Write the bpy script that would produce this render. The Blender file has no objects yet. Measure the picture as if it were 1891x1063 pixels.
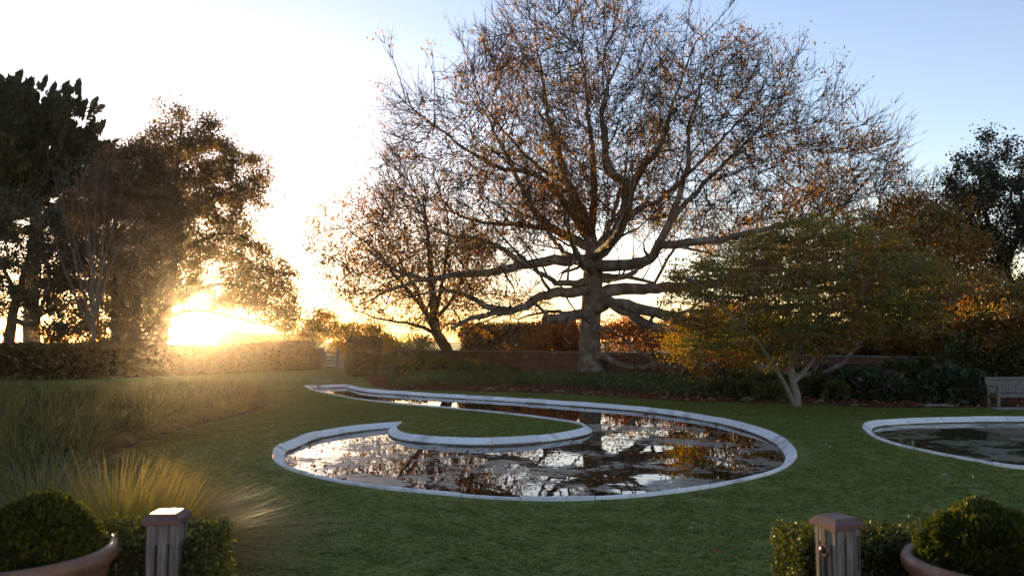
import bpy, bmesh, math, random
import numpy as np
from mathutils import Vector, Matrix, noise as mnoise

random.seed(7)
RNG = np.random.default_rng(11)
scene = bpy.context.scene
COL = scene.collection

# ------------------------------------------------------------------ camera
CAM_H = 2.1                     # eye height above the lawn
F_PX, CX, CY = 1471.0, 945.5, 531.5
PITCH = math.atan((630.0 - CY) / F_PX)
cam_data = bpy.data.cameras.new('camera')
cam_data.sensor_width = 36.0
cam_data.lens = 36.0 * F_PX / 1891.0
cam_data.clip_start, cam_data.clip_end = 0.05, 3000.0
cam_data.dof.use_dof = True
cam_data.dof.focus_distance = 30.0
cam_data.dof.aperture_fstop = 2.8
cam = bpy.data.objects.new('camera', cam_data)
cam.location = (0, 0, CAM_H)
cam.rotation_euler = (math.pi / 2 + PITCH, 0, 0)
COL.objects.link(cam)
scene.camera = cam

def ray(px, py):
    u, v = (px - CX) / F_PX, (CY - py) / F_PX
    return Vector((u, math.cos(PITCH) - v * math.sin(PITCH), math.sin(PITCH) + v * math.cos(PITCH)))
def W(px, py, Y):               # point of a photo pixel at distance Y in front of the camera
    d = ray(px, py); return Vector((0, 0, CAM_H)) + d * (Y / d.y)
def G(px, py, z=0.0):           # point of a photo pixel on the ground
    d = ray(px, py); return Vector((0, 0, CAM_H)) + d * ((z - CAM_H) / d.z)

# ------------------------------------------------------------------ sky and sun
SUN_PX = (330, 592)
sd = ray(*SUN_PX).normalized()
SUN_EL, SUN_AZ = math.asin(sd.z), math.atan2(sd.x, sd.y)
world = bpy.data.worlds.new('World'); scene.world = world; world.use_nodes = True
wn = world.node_tree; wn.nodes.clear()
sky = wn.nodes.new('ShaderNodeTexSky'); sky.sky_type = 'NISHITA'; sky.sun_disc = False
sky.sun_elevation = math.radians(5.0)
sky.sun_rotation = SUN_AZ
sky.air_density, sky.dust_density, sky.ozone_density = 1.0, 0.22, 2.0
bg = wn.nodes.new('ShaderNodeBackground'); bg.inputs[1].default_value = 0.15
# the sun itself and its aureole, part of the sky dome
geo = wn.nodes.new('ShaderNodeTexCoord')
dot = wn.nodes.new('ShaderNodeVectorMath'); dot.operation = 'DOT_PRODUCT'
dot.inputs[1].default_value = sd
wn.links.new(geo.outputs['Generated'], dot.inputs[0])
def wmath(op, a, b=None):
    n = wn.nodes.new('ShaderNodeMath'); n.operation = op
    for i, x in enumerate((a, b)):
        if x is None: continue
        if hasattr(x, 'links'): wn.links.new(x, n.inputs[i])
        else: n.inputs[i].default_value = x
    return n.outputs[0]
clampd = wmath('MAXIMUM', dot.outputs['Value'], 0.0)
disc = wmath('MULTIPLY', wmath('GREATER_THAN', clampd, math.cos(math.radians(0.55))), 60.0)
aur1 = wmath('MULTIPLY', wmath('POWER', clampd, 2600.0), 2.5)
aur2 = wmath('MULTIPLY', wmath('POWER', clampd, 160.0), 0.12)
bg2 = wn.nodes.new('ShaderNodeBackground'); bg2.inputs[0].default_value = (1.0, 0.72, 0.36, 1)
wn.links.new(wmath('ADD', wmath('ADD', disc, aur1), aur2), bg2.inputs[1])
addsh = wn.nodes.new('ShaderNodeAddShader'); wout = wn.nodes.new('ShaderNodeOutputWorld')
tint = wn.nodes.new('ShaderNodeMix'); tint.data_type = 'RGBA'; tint.blend_type = 'MULTIPLY'; tint.inputs[0].default_value = 1.0
tint.inputs[7].default_value = (1.24, 0.98, 1.0, 1)          # white balance of the evening sky
wn.links.new(sky.outputs[0], tint.inputs[6]); wn.links.new(tint.outputs[2], bg.inputs[0])
wn.links.new(bg.outputs[0], addsh.inputs[0]); wn.links.new(bg2.outputs[0], addsh.inputs[1])
wn.links.new(addsh.outputs[0], wout.inputs[0])
sl = bpy.data.lights.new('sun', 'SUN'); sl.energy = 5.0; sl.angle = math.radians(0.6); sl.color = (1.0, 0.68, 0.33)
sun = bpy.data.objects.new('sun', sl); COL.objects.link(sun)
sun.rotation_euler = (-sd).to_track_quat('-Z', 'Y').to_euler(); sun.location = (-20, 40, 30)

vs = scene.view_settings
vs.view_transform = 'Standard'; vs.look = 'None'; vs.exposure = 1.5; vs.gamma = 1.0; vs.use_curve_mapping = False
cy = scene.cycles
cy.use_denoising = True; cy.max_bounces = 6; cy.diffuse_bounces = 3; cy.glossy_bounces = 3
cy.transmission_bounces = 4; cy.transparent_max_bounces = 8; cy.volume_bounces = 0
cy.sample_clamp_indirect = 4.0; cy.caustics_reflective = False; cy.caustics_refractive = False
try: cy.denoising_input_passes = 'RGB_ALBEDO_NORMAL'; cy.denoising_prefilter = 'ACCURATE'
except Exception: pass

# ------------------------------------------------------------------ helpers
def tag(o, label=None, cat=None, group=None, kind=None):
    if label: o['label'] = label
    if cat: o['category'] = cat
    if group: o['group'] = group
    if kind: o['kind'] = kind
    return o
def empty(name, loc=(0, 0, 0), rz=0.0, **kw):
    o = bpy.data.objects.new(name, None); o.location = loc; o.rotation_euler = (0, 0, rz)
    o.empty_display_size = 0.2; COL.objects.link(o); return tag(o, **kw)
def link(name, me, mat, parent=None, loc=None, **kw):
    o = bpy.data.objects.new(name, me)
    if mat is not None and not me.materials: me.materials.append(mat)
    COL.objects.link(o)
    if loc is not None: o.location = loc
    if parent is not None: o.parent = parent
    return tag(o, **kw)
def np_mesh(name, verts, faces, smooth=False):
    """verts (N,3); faces: list of int arrays, each (M,k)"""
    me = bpy.data.meshes.new(name)
    verts = np.asarray(verts, dtype=np.float32).reshape(-1, 3)
    if not isinstance(faces, (list, tuple)): faces = [faces]
    faces = [np.asarray(f, dtype=np.int32) for f in faces if len(f)]
    loops = np.concatenate([f.ravel() for f in faces])
    counts = np.concatenate([np.full(len(f), f.shape[1], dtype=np.int32) for f in faces])
    starts = np.concatenate([[0], np.cumsum(counts)[:-1]]).astype(np.int32)
    me.vertices.add(len(verts)); me.vertices.foreach_set('co', verts.ravel())
    me.loops.add(len(loops)); me.loops.foreach_set('vertex_index', loops)
    me.polygons.add(len(counts)); me.polygons.foreach_set('loop_start', starts); me.polygons.foreach_set('loop_total', counts)
    if smooth: me.polygons.foreach_set('use_smooth', np.ones(len(counts), dtype=bool))
    me.update(calc_edges=True)
    return me
class MB:
    """collects shapes for ONE mesh"""
    def __init__(s): s.bm = bmesh.new()
    def box(s, lo, hi, bev=0.0, rot=None, at=None):
        bm = bmesh.new()
        lo, hi = Vector(lo), Vector(hi)
        m = Matrix.Translation((lo + hi) / 2) @ Matrix.Diagonal((hi.x - lo.x, hi.y - lo.y, hi.z - lo.z, 1))
        bmesh.ops.create_cube(bm, size=1.0, matrix=m)
        if bev > 0: bmesh.ops.bevel(bm, geom=bm.edges[:], offset=bev, segments=2, affect='EDGES')
        if rot is not None: bmesh.ops.rotate(bm, verts=bm.verts, cent=at or (0, 0, 0), matrix=rot)
        s.add(bm); return s
    def beam(s, a, b, w, h, bev=0.004):
        a, b = Vector(a), Vector(b); d = b - a; L = d.length
        bm = bmesh.new()
        bmesh.ops.create_cube(bm, size=1.0, matrix=Matrix.Diagonal((w, h, L, 1)))
        if bev > 0: bmesh.ops.bevel(bm, geom=bm.edges[:], offset=bev, segments=1, affect='EDGES')
        q = d.to_track_quat('Z', 'Y').to_matrix().to_4x4()
        bmesh.ops.transform(bm, verts=bm.verts, matrix=Matrix.Translation((a + b) / 2) @ q)
        s.add(bm); return s
    def lathe(s, prof, n=48, cx=0, cy=0):
        rings = []
        for r, z in prof:
            rings.append([s.bm.verts.new((cx + r * math.cos(2 * math.pi * k / n), cy + r * math.sin(2 * math.pi * k / n), z)) for k in range(n)])
        for a, b in zip(rings, rings[1:]):
            for k in range(n): s.bm.faces.new((a[k], a[(k + 1) % n], b[(k + 1) % n], b[k]))
        return s
    def add(s, bm):
        me = bpy.data.meshes.new('t'); bm.to_mesh(me); bm.free(); s.bm.from_mesh(me); bpy.data.meshes.remove(me)
    def build(s, name, mat, parent=None, smooth=False, **kw):
        bmesh.ops.recalc_face_normals(s.bm, faces=s.bm.faces)
        me = bpy.data.meshes.new(name); s.bm.to_mesh(me); s.bm.free()
        if smooth:
            for p in me.polygons: p.use_smooth = True
        return link(name, me, mat, parent, **kw)
def norm(a): return a / np.maximum(np.linalg.norm(a, axis=-1, keepdims=True), 1e-9)
def rand_dirs(n): return norm(RNG.normal(size=(n, 3)))
def in_poly(pts, poly):
    x, y = pts[:, 0], pts[:, 1]; poly = np.asarray(poly); c = np.zeros(len(pts), bool)
    j = len(poly) - 1
    for i in range(len(poly)):
        xi, yi, xj, yj = *poly[i], *poly[j]
        t = ((yi > y) != (yj > y)) & (x < (xj - xi) * (y - yi) / (yj - yi + 1e-12) + xi)
        c ^= t; j = i
    return c
def poly_dist(pts, poly):
    poly = np.asarray(poly, float); d = np.full(len(pts), 1e9)
    for a, b in zip(poly, np.roll(poly, -1, axis=0)):
        ab = b - a; t = np.clip(((pts - a) @ ab) / max(ab @ ab, 1e-9), 0, 1)
        d = np.minimum(d, np.linalg.norm(pts - (a + t[:, None] * ab), axis=1))
    return d
def sample_poly(poly, n):
    poly = np.asarray(poly, float); lo, hi = poly.min(0), poly.max(0); out = []
    got = 0
    while got < n:
        p = RNG.uniform(lo, hi, size=(max(n, 64) * 2, 2)); p = p[in_poly(p, poly)]
        out.append(p); got += len(p)
    return np.concatenate(out)[:n]
def fnoise(pts, scale, seed=0.0):
    return np.array([mnoise.noise(Vector((p[0] * scale + seed, p[1] * scale, p[2] * scale - seed))) for p in pts])

# ------------------------------------------------------------------ materials
def mat_new(name):
    m = bpy.data.materials.new(name); m.use_nodes = True; nt = m.node_tree; nt.nodes.clear()
    out = nt.nodes.new('ShaderNodeOutputMaterial'); return m, nt, out
def N(nt, t, **kw):
    n = nt.nodes.new(t)
    for k, v in kw.items():
        if k.startswith('i_'): n.inputs[k[2:].replace('_', ' ')].default_value = v
        else: setattr(n, k, v)
    return n
def ramp(nt, fac, stops):
    r = nt.nodes.new('ShaderNodeValToRGB'); e = r.color_ramp.elements
    while len(e) < len(stops): e.new(0.5)
    for el, (p, c) in zip(e, stops): el.position = p; el.color = (*c, 1) if len(c) == 3 else c
    nt.links.new(fac, r.inputs[0]); return r.outputs[0]
def tex(nt, scale, detail=4, rough=0.6, vec=None, kind='ShaderNodeTexNoise'):
    n = nt.nodes.new(kind); n.inputs['Scale'].default_value = scale
    if kind == 'ShaderNodeTexNoise': n.inputs['Detail'].default_value = detail; n.inputs['Roughness'].default_value = rough
    if vec is not None: nt.links.new(vec, n.inputs['Vector'])
    return n
def objco(nt, scale=(1, 1, 1)):
    t = nt.nodes.new('ShaderNodeTexCoord'); m = nt.nodes.new('ShaderNodeMapping'); m.inputs['Scale'].default_value = scale
    nt.links.new(t.outputs['Object'], m.inputs[0]); return m.outputs[0]
def mixc(nt, fac, a, b, mode='MIX'):
    n = nt.nodes.new('ShaderNodeMix'); n.data_type = 'RGBA'; n.blend_type = mode
    for i, x in ((0, fac), (6, a), (7, b)):
        if hasattr(x, 'links'): nt.links.new(x, n.inputs[i])
        elif i == 0: n.inputs[0].default_value = x
        else: n.inputs[i].default_value = (*x, 1)
    return n.outputs[2]
def bump(nt, h, strength=0.5, dist=0.02):
    b = nt.nodes.new('ShaderNodeBump'); b.inputs['Strength'].default_value = strength; b.inputs['Distance'].default_value = dist
    nt.links.new(h, b.inputs['Height']); return b.outputs[0]
def princ(nt, out, col, rough=0.8, normal=None, metal=0.0, spec=0.4):
    p = nt.nodes.new('ShaderNodeBsdfPrincipled')
    if hasattr(col, 'links'): nt.links.new(col, p.inputs['Base Color'])
    else: p.inputs['Base Color'].default_value = (*col, 1)
    if hasattr(rough, 'links'): nt.links.new(rough, p.inputs['Roughness'])
    else: p.inputs['Roughness'].default_value = rough
    p.inputs['Metallic'].default_value = metal; p.inputs['Specular IOR Level'].default_value = spec
    if normal is not None: nt.links.new(normal, p.inputs['Normal'])
    if out is not None: nt.links.new(p.outputs[0], out.inputs[0])
    return p
def leaf_mat(name, cols, transl=0.5, gloss=0.05, patch=0.35):
    m, nt, out = mat_new(name)
    g = nt.nodes.new('ShaderNodeNewGeometry')
    nz = tex(nt, patch, 2, 0.5, objco(nt))
    f = N(nt, 'ShaderNodeMath', operation='MULTIPLY_ADD'); f.inputs[1].default_value = 0.55; 
    nt.links.new(g.outputs['Random Per Island'], f.inputs[0])
    k = N(nt, 'ShaderNodeMath', operation='MULTIPLY_ADD'); k.inputs[1].default_value = 1.6; k.inputs[2].default_value = -0.55
    nt.links.new(nz.outputs['Fac'], k.inputs[0]); nt.links.new(k.outputs[0], f.inputs[2])
    c = ramp(nt, f.outputs[0], [(i / max(1, len(cols) - 1), x) for i, x in enumerate(cols)])
    d = nt.nodes.new('ShaderNodeBsdfDiffuse'); t = nt.nodes.new('ShaderNodeBsdfTranslucent'); mx = nt.nodes.new('ShaderNodeMixShader')
    nt.links.new(c, d.inputs[0])
    sat = N(nt, 'ShaderNodeHueSaturation'); sat.inputs['Saturation'].default_value = 1.1; sat.inputs['Value'].default_value = 1.5
    nt.links.new(c, sat.inputs['Color']); nt.links.new(sat.outputs[0], t.inputs[0])
    mx.inputs[0].default_value = transl; nt.links.new(d.outputs[0], mx.inputs[1]); nt.links.new(t.outputs[0], mx.inputs[2])
    last = mx.outputs[0]
    if gloss > 0:
        gl = nt.nodes.new('ShaderNodeBsdfGlossy'); gl.inputs['Roughness'].default_value = 0.45; gl.inputs[0].default_value = (0.8, 0.8, 0.8, 1)
        m2 = nt.nodes.new('ShaderNodeMixShader'); m2.inputs[0].default_value = gloss
        nt.links.new(last, m2.inputs[1]); nt.links.new(gl.outputs[0], m2.inputs[2]); last = m2.outputs[0]
    nt.links.new(last, out.inputs[0]); return m
def bark_mat(name, dark, light, lichen=None, scale=1.0):
    m, nt, out = mat_new(name)
    v = objco(nt, (6 * scale, 6 * scale, 1.6 * scale)); a = tex(nt, 1.6, 8, 0.7, v)
    c = ramp(nt, a.outputs['Fac'], [(0.3, dark), (0.7, light)])
    if lichen:
        b = tex(nt, 1.3 * scale, 6, 0.65, objco(nt)); f = ramp(nt, b.outputs['Fac'], [(0.48, (0, 0, 0)), (0.62, (1, 1, 1))])
        c = mixc(nt, f, c, lichen)
    princ(nt, out, c, 0.9, bump(nt, a.outputs['Fac'], 0.9, 0.05), spec=0.2); return m

MT = {}
def mats():
    # lawn
    def lawn_col(nt):
        g = nt.nodes.new('ShaderNodeNewGeometry'); P = g.outputs['Position']
        mp = N(nt, 'ShaderNodeMapping'); mp.inputs['Rotation'].default_value = (0, 0, .5); mp.inputs['Scale'].default_value = (1, 2.2, 1); nt.links.new(P, mp.inputs[0])
        big = tex(nt, 0.35, 4, 0.6, P); mid = tex(nt, 1.7, 4, 0.65, mp.outputs[0]); sm = tex(nt, 9, 3, 0.6, mp.outputs[0]); fine = tex(nt, 34, 2, 0.6, P)
        c = ramp(nt, big.outputs['Fac'], [(0.3, (0.125, 0.165, 0.026)), (0.55, (0.165, 0.198, 0.033)), (0.75, (0.225, 0.22, 0.05))])
        wv = N(nt, 'ShaderNodeTexWave', wave_type='RINGS', rings_direction='Z'); wv.inputs['Scale'].default_value = 0.32; wv.inputs['Distortion'].default_value = 2.2; wv.inputs['Detail'].default_value = 2; wv.inputs['Detail Scale'].default_value = .6
        mo = N(nt, 'ShaderNodeMapping'); mo.inputs['Location'].default_value = (-2.5, -16, 0); nt.links.new(P, mo.inputs[0]); nt.links.new(mo.outputs[0], wv.inputs['Vector'])
        c = mixc(nt, ramp(nt, wv.outputs['Fac'], [(0.35, (0.32, 0.32, 0.32)), (0.65, (0, 0, 0))]), c, (0.06, 0.09, 0.016))
        c = mixc(nt, ramp(nt, mid.outputs['Fac'], [(0.40, (0, 0, 0)), (0.66, (0.8, 0.8, 0.8))]), c, (0.22, 0.215, 0.055))
        c = mixc(nt, ramp(nt, sm.outputs['Fac'], [(0.38, (0.95, 0.95, 0.95)), (0.54, (0, 0, 0))]), c, (0.030, 0.044, 0.008))
        c = mixc(nt, ramp(nt, fine.outputs['Fac'], [(0.52, (0, 0, 0)), (0.66, (0.9, 0.9, 0.9))]), c, (0.27, 0.26, 0.09))
        return c, sm, fine
    m, nt, out = mat_new('lawn_grass'); c, sm, fine = lawn_col(nt)
    princ(nt, out, c, 0.9, bump(nt, sm.outputs['Fac'], 0.9, 0.06), spec=0.15); MT['lawn'] = m
    m, nt, out = mat_new('lawn_blades'); c, sm, fine = lawn_col(nt)
    d = nt.nodes.new('ShaderNodeBsdfDiffuse'); t = nt.nodes.new('ShaderNodeBsdfTranslucent'); mx = nt.nodes.new('ShaderNodeMixShader'); mx.inputs[0].default_value = .45
    nt.links.new(c, d.inputs[0]); nt.links.new(c, t.inputs[0]); nt.links.new(d.outputs[0], mx.inputs[1]); nt.links.new(t.outputs[0], mx.inputs[2]); nt.links.new(mx.outputs[0], out.inputs[0]); MT['blade'] = m
    # meadow beyond
    m, nt, out = mat_new('meadow_grass'); co = objco(nt); big = tex(nt, 0.08, 5, 0.6, co)
    princ(nt, out, ramp(nt, big.outputs['Fac'], [(0.3, (0.07, 0.11, 0.02)), (0.7, (0.14, 0.16, 0.04))]), 0.95, spec=0.1); MT['meadow'] = m
    # bed soil
    m, nt, out = mat_new('leaf_mulch'); co = objco(nt); a = tex(nt, 9, 6, 0.75, co); b = tex(nt, 0.6, 3, 0.5, co)
    c = ramp(nt, a.outputs['Fac'], [(0.3, (0.022, 0.012, 0.008)), (0.5, (0.07, 0.028, 0.016)), (0.7, (0.15, 0.055, 0.03))])
    c = mixc(nt, ramp(nt, b.outputs['Fac'], [(0.45, (0, 0, 0)), (0.65, (0.6, 0.6, 0.6))]), c, (0.03, 0.026, 0.014))
    princ(nt, out, c, 0.95, bump(nt, a.outputs['Fac'], 1.0, 0.06), spec=0.1); MT['mulch'] = m
    # stone edging
    m, nt, out = mat_new('pale_stone'); co = objco(nt); a = tex(nt, 2.2, 8, 0.7, co); b = tex(nt, 0.9, 5, 0.6, co); g = tex(nt, 40, 3, 0.6, co)
    oi = nt.nodes.new('ShaderNodeObjectInfo')
    c = ramp(nt, a.outputs['Fac'], [(0.25, (0.62, 0.61, 0.60)), (0.45, (0.80, 0.79, 0.78)), (0.75, (0.84, 0.83, 0.82))])
    c = mixc(nt, ramp(nt, b.outputs['Fac'], [(0.56, (0, 0, 0)), (0.68, (0.8, 0.8, 0.8))]), c, (0.25, 0.235, 0.21))
    sp = tex(nt, 13, 5, 0.75, co); c = mixc(nt, ramp(nt, sp.outputs['Fac'], [(0.56, (0, 0, 0)), (0.64, (0.55, 0.55, 0.55))]), c, (0.30, 0.29, 0.25))
    hv = N(nt, 'ShaderNodeHueSaturation'); nt.links.new(c, hv.inputs['Color'])
    mr = N(nt, 'ShaderNodeMapRange'); mr.inputs[3].default_value = 0.84; mr.inputs[4].default_value = 1.06
    nt.links.new(oi.outputs['Random'], mr.inputs[0]); nt.links.new(mr.outputs[0], hv.inputs['Value'])
    princ(nt, out, hv.outputs[0], 0.75, bump(nt, g.outputs['Fac'], 0.5, 0.015)); MT['stone'] = m
    m, nt, out = mat_new('wet_pond_wall'); a = tex(nt, 1.5, 6, 0.7, objco(nt, (1, 1, 4)))
    princ(nt, out, ramp(nt, a.outputs['Fac'], [(0.3, (0.05, 0.045, 0.04)), (0.7, (0.20, 0.19, 0.19))]), 0.55); MT['pondwall'] = m
    # water, with a skin of floating weed
    def water(name, weed, cover, seed, clear_far=None, body=(0.010, 0.007, 0.004), rough=.015):
        m, nt, out = mat_new(name); co = objco(nt)
        mp = N(nt, 'ShaderNodeMapping'); mp.inputs['Location'].default_value = (seed, seed * .7, 0); nt.links.new(co, mp.inputs[0]); co2 = mp.outputs[0]
        a = tex(nt, 0.55, 9, 0.75, co2); a.inputs['Distortion'].default_value = 0.6; b = tex(nt, 5.5, 5, 0.75, co2)
        s1 = N(nt, 'ShaderNodeMath', operation='MULTIPLY_ADD'); s1.inputs[1].default_value = .42; nt.links.new(b.outputs['Fac'], s1.inputs[0]); nt.links.new(a.outputs['Fac'], s1.inputs[2]); f = s1.outputs[0]
        if clear_far:
            sx = N(nt, 'ShaderNodeSeparateXYZ'); nt.links.new(co, sx.inputs[0]); mr = N(nt, 'ShaderNodeMapRange'); mr.inputs[1].default_value, mr.inputs[2].default_value = clear_far; mr.inputs[3].default_value = 0; mr.inputs[4].default_value = -.22
            nt.links.new(sx.outputs[1], mr.inputs[0]); ad = N(nt, 'ShaderNodeMath', operation='ADD'); nt.links.new(f, ad.inputs[0]); nt.links.new(mr.outputs[0], ad.inputs[1]); f = ad.outputs[0]
        h = tex(nt, 1.3, 2, 0.5, co); w = princ(nt, None, body, rough, bump(nt, h.outputs['Fac'], 0.035, 0.05), spec=0.5)
        w.inputs['IOR'].default_value = 1.5
        fr = tex(nt, 7, 6, 0.75, co)
        wd = princ(nt, None, ramp(nt, fr.outputs['Fac'], [(0.3, tuple(x * .45 for x in weed)), (0.55, weed), (0.75, tuple(x * 1.25 for x in weed))]), 0.42, bump(nt, fr.outputs['Fac'], 0.3, 0.012), spec=0.5)
        mx = N(nt, 'ShaderNodeMixShader'); nt.links.new(ramp(nt, f, [(cover + .215, (0, 0, 0)), (cover + 0.25, (0.93, 0.93, 0.93))]), mx.inputs[0])
        nt.links.new(w.outputs[0], mx.inputs[1]); nt.links.new(wd.outputs[0], mx.inputs[2]); nt.links.new(mx.outputs[0], out.inputs[0]); return m
    MT['water'] = water('pond_water_weed', (0.30, 0.26, 0.20), 0.507, 3.1, (21.0, 25.0))
    MT['water2'] = water('still_pond_water', (0.13, 0.12, 0.06), 0.50, 8.0, None, (0.045, 0.042, 0.018), .05)
    # brick
    m, nt, out = mat_new('old_brick'); v = objco(nt)
    b = nt.nodes.new('ShaderNodeTexBrick'); b.inputs['Scale'].default_value = 1.0; b.inputs['Brick Width'].default_value = 0.23; b.inputs['Row Height'].default_value = 0.075
    b.inputs['Mortar Size'].default_value = 0.008; b.inputs['Color1'].default_value = (0.20, 0.075, 0.05, 1); b.inputs['Color2'].default_value = (0.13, 0.055, 0.04, 1); b.inputs['Mortar'].default_value = (0.22, 0.18, 0.15, 1)
    sx = N(nt, 'ShaderNodeSeparateXYZ'); cx_ = N(nt, 'ShaderNodeCombineXYZ'); nt.links.new(v, sx.inputs[0]); nt.links.new(sx.outputs[0], cx_.inputs[0]); nt.links.new(sx.outputs[2], cx_.inputs[1])
    nt.links.new(cx_.outputs[0], b.inputs['Vector'])
    nz = tex(nt, 3, 5, 0.7, v); c = mixc(nt, ramp(nt, nz.outputs['Fac'], [(0.45, (0, 0, 0)), (0.7, (0.7, 0.7, 0.7))]), b.outputs['Color'], (0.05, 0.04, 0.03))
    princ(nt, out, c, 0.9, bump(nt, b.outputs['Fac'], -0.6, 0.01), spec=0.2); MT['brick'] = m
    # timber
    def wood(name, a, b, sc=1.0, axis=(40, 40, 3), ck=0.36):
        m, nt, out = mat_new(name); v = objco(nt, tuple(x * sc for x in axis)); n1 = tex(nt, 1.0, 6, 0.7, v); n2 = tex(nt, 0.35, 3, 0.6, v)
        c = ramp(nt, n1.outputs['Fac'], [(0.3, tuple(x * .35 for x in a)), (0.5, a), (0.75, b)])
        c = mixc(nt, ramp(nt, n2.outputs['Fac'], [(ck, (1, 1, 1)), (ck + .08, (0, 0, 0))]), c, tuple(x * .15 for x in a))
        princ(nt, out, c, 0.85, bump(nt, n1.outputs['Fac'], 0.8, 0.012), spec=0.25); return m
    MT['postwood'] = wood('weathered_post_timber', (0.16, 0.13, 0.115), (0.34, 0.30, 0.28))
    MT['benchwood'] = wood('silvered_bench_timber', (0.15, 0.138, 0.128), (0.24, 0.225, 0.21), ck=0.2)
    MT['gatewood'] = wood('grey_gate_timber', (0.16, 0.15, 0.16), (0.26, 0.25, 0.26))
    m, nt, out = mat_new('copper_cap'); a = tex(nt, 6, 5, 0.7, objco(nt))
    princ(nt, out, ramp(nt, a.outputs['Fac'], [(0.3, (0.10, 0.055, 0.05)), (0.7, (0.22, 0.12, 0.10))]), ramp(nt, a.outputs['Fac'], [(0.3, (0.6,) * 3), (0.7, (0.4,) * 3)]), None, 0.55); MT['copper'] = m
    m, nt, out = mat_new('glazed_pot'); a = tex(nt, 5, 6, 0.7, objco(nt))
    a2 = tex(nt, 14, 6, 0.75, objco(nt, (1, 1, .35))); c = ramp(nt, a.outputs['Fac'], [(0.3, (0.10, 0.045, 0.026)), (0.7, (0.27, 0.125, 0.065))])
    c = mixc(nt, ramp(nt, a2.outputs['Fac'], [(0.55, (0, 0, 0)), (0.7, (0.6, 0.6, 0.6))]), c, (0.24, 0.20, 0.16))
    princ(nt, out, c, ramp(nt, a2.outputs['Fac'], [(0.3, (0.28,) * 3), (0.7, (0.6,) * 3)]), bump(nt, a2.outputs['Fac'], 0.3, 0.01), 0.0, 0.5); MT['pot'] = m
    m, nt, out = mat_new('dark_soil'); a = tex(nt, 25, 6, 0.8, objco(nt))
    princ(nt, out, ramp(nt, a.outputs['Fac'], [(0.3, (0.012, 0.009, 0.006)), (0.7, (0.05, 0.035, 0.025))]), 0.95, bump(nt, a.outputs['Fac'], 1, 0.03)); MT['soil'] = m
    m, nt, out = mat_new('bolt_iron'); princ(nt, out, (0.05, 0.045, 0.05), 0.4, None, 0.8); MT['iron'] = m
    m, nt, out = mat_new('grey_paving'); a = tex(nt, 4, 6, 0.7, objco(nt))
    princ(nt, out, ramp(nt, a.outputs['Fac'], [(0.3, (0.14, 0.13, 0.125)), (0.7, (0.27, 0.26, 0.25))]), 0.8, bump(nt, a.outputs['Fac'], 0.4, 0.01)); MT['slab'] = m
    m, nt, out = mat_new('twig_core'); princ(nt, out, (0.030, 0.024, 0.011), 1.0, spec=0.0); MT['core'] = m
    MT['bark_oak'] = bark_mat('oak_bark', (0.075, 0.052, 0.038), (0.23, 0.175, 0.135), (0.28, 0.26, 0.21), 1.3)
    MT['twig'] = bark_mat('twig_bark', (0.035, 0.024, 0.02), (0.09, 0.066, 0.055), None, 2.0)
    MT['bark_maple'] = bark_mat('maple_bark', (0.10, 0.09, 0.08), (0.36, 0.335, 0.30), (0.16, 0.17, 0.14), 3.5)
    MT['bark_dark'] = bark_mat('dark_bark', (0.022, 0.017, 0.013), (0.07, 0.055, 0.042), None, 1.0)
    MT['bark_grey'] = bark_mat('grey_bark', (0.05, 0.047, 0.045), (0.11, 0.105, 0.10), None, 1.0)
    MT['cutwood'] = bark_mat('sawn_wood', (0.30, 0.15, 0.07), (0.42, 0.25, 0.13), None, 3.0)
    L = leaf_mat
    MT['lf_oak'] = L('oak_autumn_leaf', [(0.115, 0.115, 0.021), (0.230, 0.149, 0.021), (0.368, 0.184, 0.025), (0.299, 0.115, 0.018), (0.172, 0.063, 0.016)], 0.55)
    MT['lf_small'] = L('small_tree_leaf', [(0.172, 0.161, 0.029), (0.299, 0.184, 0.029), (0.345, 0.149, 0.029), (0.230, 0.086, 0.023)], 0.55)
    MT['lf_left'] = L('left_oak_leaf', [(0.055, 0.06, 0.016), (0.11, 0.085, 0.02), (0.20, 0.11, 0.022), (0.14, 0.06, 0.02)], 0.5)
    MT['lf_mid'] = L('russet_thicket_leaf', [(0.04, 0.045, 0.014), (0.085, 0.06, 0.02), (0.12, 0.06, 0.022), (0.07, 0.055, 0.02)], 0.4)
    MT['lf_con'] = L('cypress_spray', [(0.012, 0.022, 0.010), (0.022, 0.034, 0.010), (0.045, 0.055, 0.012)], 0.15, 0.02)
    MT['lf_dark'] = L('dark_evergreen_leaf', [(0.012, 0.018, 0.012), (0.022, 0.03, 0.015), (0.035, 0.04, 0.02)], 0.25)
    MT['lf_maple'] = L('maple_leaf', [(0.065, 0.098, 0.016), (0.117, 0.137, 0.021), (0.195, 0.163, 0.023), (0.208, 0.104, 0.026), (0.156, 0.052, 0.033)], 0.5, 0.05, 0.45)
    MT['lf_mass'] = L('autumn_mass_leaf', [(0.072, 0.084, 0.022), (0.156, 0.120, 0.026), (0.264, 0.132, 0.030), (0.192, 0.072, 0.026)], 0.5)
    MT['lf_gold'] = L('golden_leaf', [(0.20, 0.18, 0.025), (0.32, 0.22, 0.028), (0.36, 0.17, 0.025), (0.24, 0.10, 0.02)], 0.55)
    MT['lf_orange'] = L('orange_beech_leaf', [(0.26, 0.13, 0.03), (0.34, 0.13, 0.035), (0.34, 0.09, 0.035), (0.22, 0.055, 0.03)], 0.5)
    MT['lf_far'] = L('distant_leaf', [(0.07, 0.08, 0.02), (0.12, 0.11, 0.03), (0.17, 0.13, 0.04)], 0.5)
    MT['lf_hedge'] = L('beech_hedge_leaf', [(0.05, 0.052, 0.012), (0.085, 0.055, 0.014), (0.12, 0.058, 0.016), (0.07, 0.045, 0.013)], 0.45)
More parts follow.
